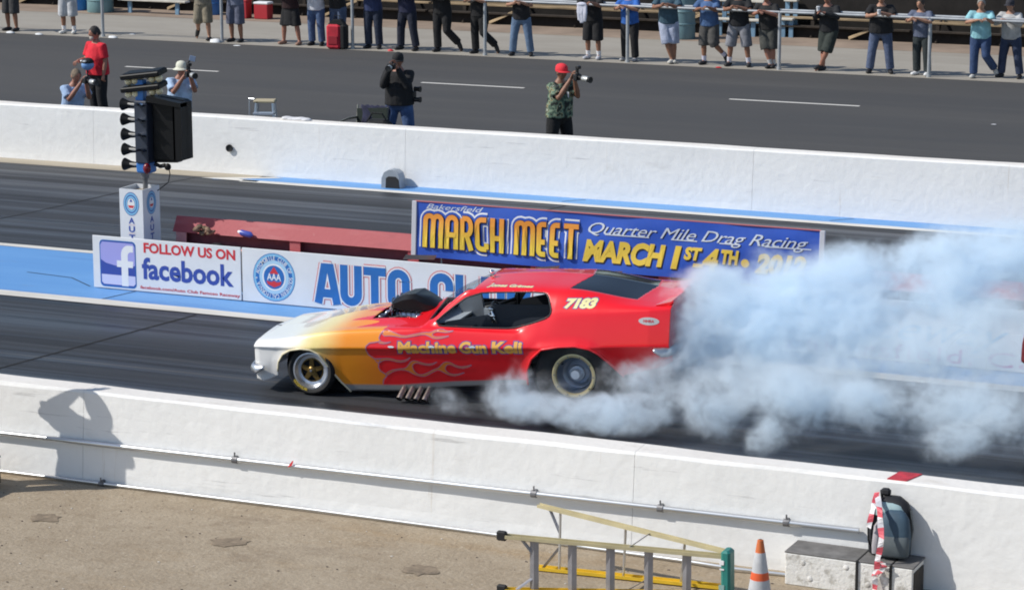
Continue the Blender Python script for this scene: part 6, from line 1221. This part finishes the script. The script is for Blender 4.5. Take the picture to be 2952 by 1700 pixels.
def noise(vec, sc, det, ro=.55, dist=0.0):
    q = n.new('ShaderNodeTexNoise'); q.inputs['Scale'].default_value = sc; q.inputs['Detail'].default_value = det; q.inputs['Roughness'].default_value = ro; q.inputs['Distortion'].default_value = dist; l.new(vec, q.inputs['Vector']); return q
n1 = noise(pos.outputs[0], 1.5, 1.5); w1 = vmath('MULTIPLY_ADD', n1.outputs['Color'], (.36, .36, .30), (-.18, -.18, -.15)); w2 = vmath('ADD', pos.outputs[0], w1.outputs[0])
acc = None
for c, r_, w_ in PUFFS:
    vm = vmath('MULTIPLY_ADD', w2.outputs[0], tuple(1/x for x in r_), tuple(-a/x for a, x in zip(c, r_))); dt = vmath('DOT_PRODUCT', vm.outputs[0], vm.outputs[0])
    e_ = math_('MAXIMUM', math_('MULTIPLY_ADD', dt.outputs['Value'], -w_, w_), 0.0); acc = e_ if acc is None else math_('ADD', acc, e_)
st_ = vmath('MULTIPLY', w2.outputs[0], (.8, 1.0, 1.0)); n2 = noise(st_.outputs[0], 1.9, 3.0, .6, .3); n3 = noise(st_.outputs[0], 6.5, 5.0, .70, 1.2)
mix = math_('MULTIPLY_ADD', n3.outputs[0], .50, math_('MULTIPLY', n2.outputs[0], .50))
edge = n.new('ShaderNodeMapRange'); edge.interpolation_type = 'SMOOTHSTEP'; l.new(math_('ADD', acc, math_('MULTIPLY_ADD', n3.outputs[0], 1.7, -.85)), edge.inputs[0]); edge.inputs[1].default_value = -.05; edge.inputs[2].default_value = 1.5
wisp = n.new('ShaderNodeMapRange'); wisp.interpolation_type = 'SMOOTHSTEP'; l.new(mix, wisp.inputs[0]); wisp.inputs[1].default_value = .37; wisp.inputs[2].default_value = .62; wisp.inputs[3].default_value = .20; wisp.inputs[4].default_value = 1.0
dens = math_('MULTIPLY', math_('MULTIPLY', edge.outputs[0], wisp.outputs[0]), math_('MINIMUM', math_('MULTIPLY', acc, 2.0), 1.0))
vc = n.new('GeometryNodeVolumeCube'); l.new(dens, vc.inputs['Density']); vc.inputs['Background'].default_value = 0; vc.inputs['Min'].default_value = PUFF_MIN; vc.inputs['Max'].default_value = PUFF_MAX
for ax, i in (('Resolution X', 0), ('Resolution Y', 1), ('Resolution Z', 2)): vc.inputs[ax].default_value = int((PUFF_MAX[i]-PUFF_MIN[i])/VOX)
sm_ = n.new('GeometryNodeSetMaterial'); l.new(vc.outputs[0], sm_.inputs[0]); l.new(sm_.outputs[0], go.inputs[0])
m_smoke = bpy.data.materials.new('tyre_smoke'); m_smoke.use_nodes = True; n = m_smoke.node_tree.nodes; l = m_smoke.node_tree.links; n.clear()
out = n.new('ShaderNodeOutputMaterial'); pv = n.new('ShaderNodeVolumePrincipled'); l.new(pv.outputs[0], out.inputs['Volume']); pv.inputs['Color'].default_value = (.868, .946, 1.0, 1); pv.inputs['Anisotropy'].default_value = 0.0
at = n.new('ShaderNodeAttribute'); at.attribute_name = 'density'; mu = n.new('ShaderNodeMath'); mu.operation = 'MULTIPLY'; mu.inputs[1].default_value = 10.5; l.new(at.outputs['Fac'], mu.inputs[0]); l.new(mu.outputs[0], pv.inputs['Density'])
sm_.inputs['Material'].default_value = m_smoke; m_smoke.cycles.volume_step_rate = 2.0
mb = MB()
for c, r_, w_ in PUFFS: mb.ell(c, r_, 16, 12)
sm_o = mb.obj('tyre_smoke', m_smoke); md = sm_o.modifiers.new('smoke', 'NODES'); md.node_group = ng
tag(sm_o, 'thick blue-white tyre smoke billowing behind and beneath the car', 'smoke', kind='stuff')

# ------------------------------------------------------------------ fuse the grown bodies and garments
def bake_all():
    bpy.context.view_layer.update(); dg = bpy.context.evaluated_depsgraph_get()
    for o, m, extra in BAKE:
        me = bpy.data.meshes.new_from_object(o.evaluated_get(dg)); o.modifiers.clear()
        if extra is not None:
            bm = bmesh.new(); bm.from_mesh(me); vs = [bm.verts.new(v) for v in extra.v]
            for f in extra.f:
                try: bm.faces.new([vs[i] for i in f])
                except ValueError: pass
            bm.to_mesh(me); bm.free()
        me.materials.clear(); me.materials.append(m); me.polygons.foreach_set('use_smooth', [True]*len(me.polygons)); o.data = me
bake_all()
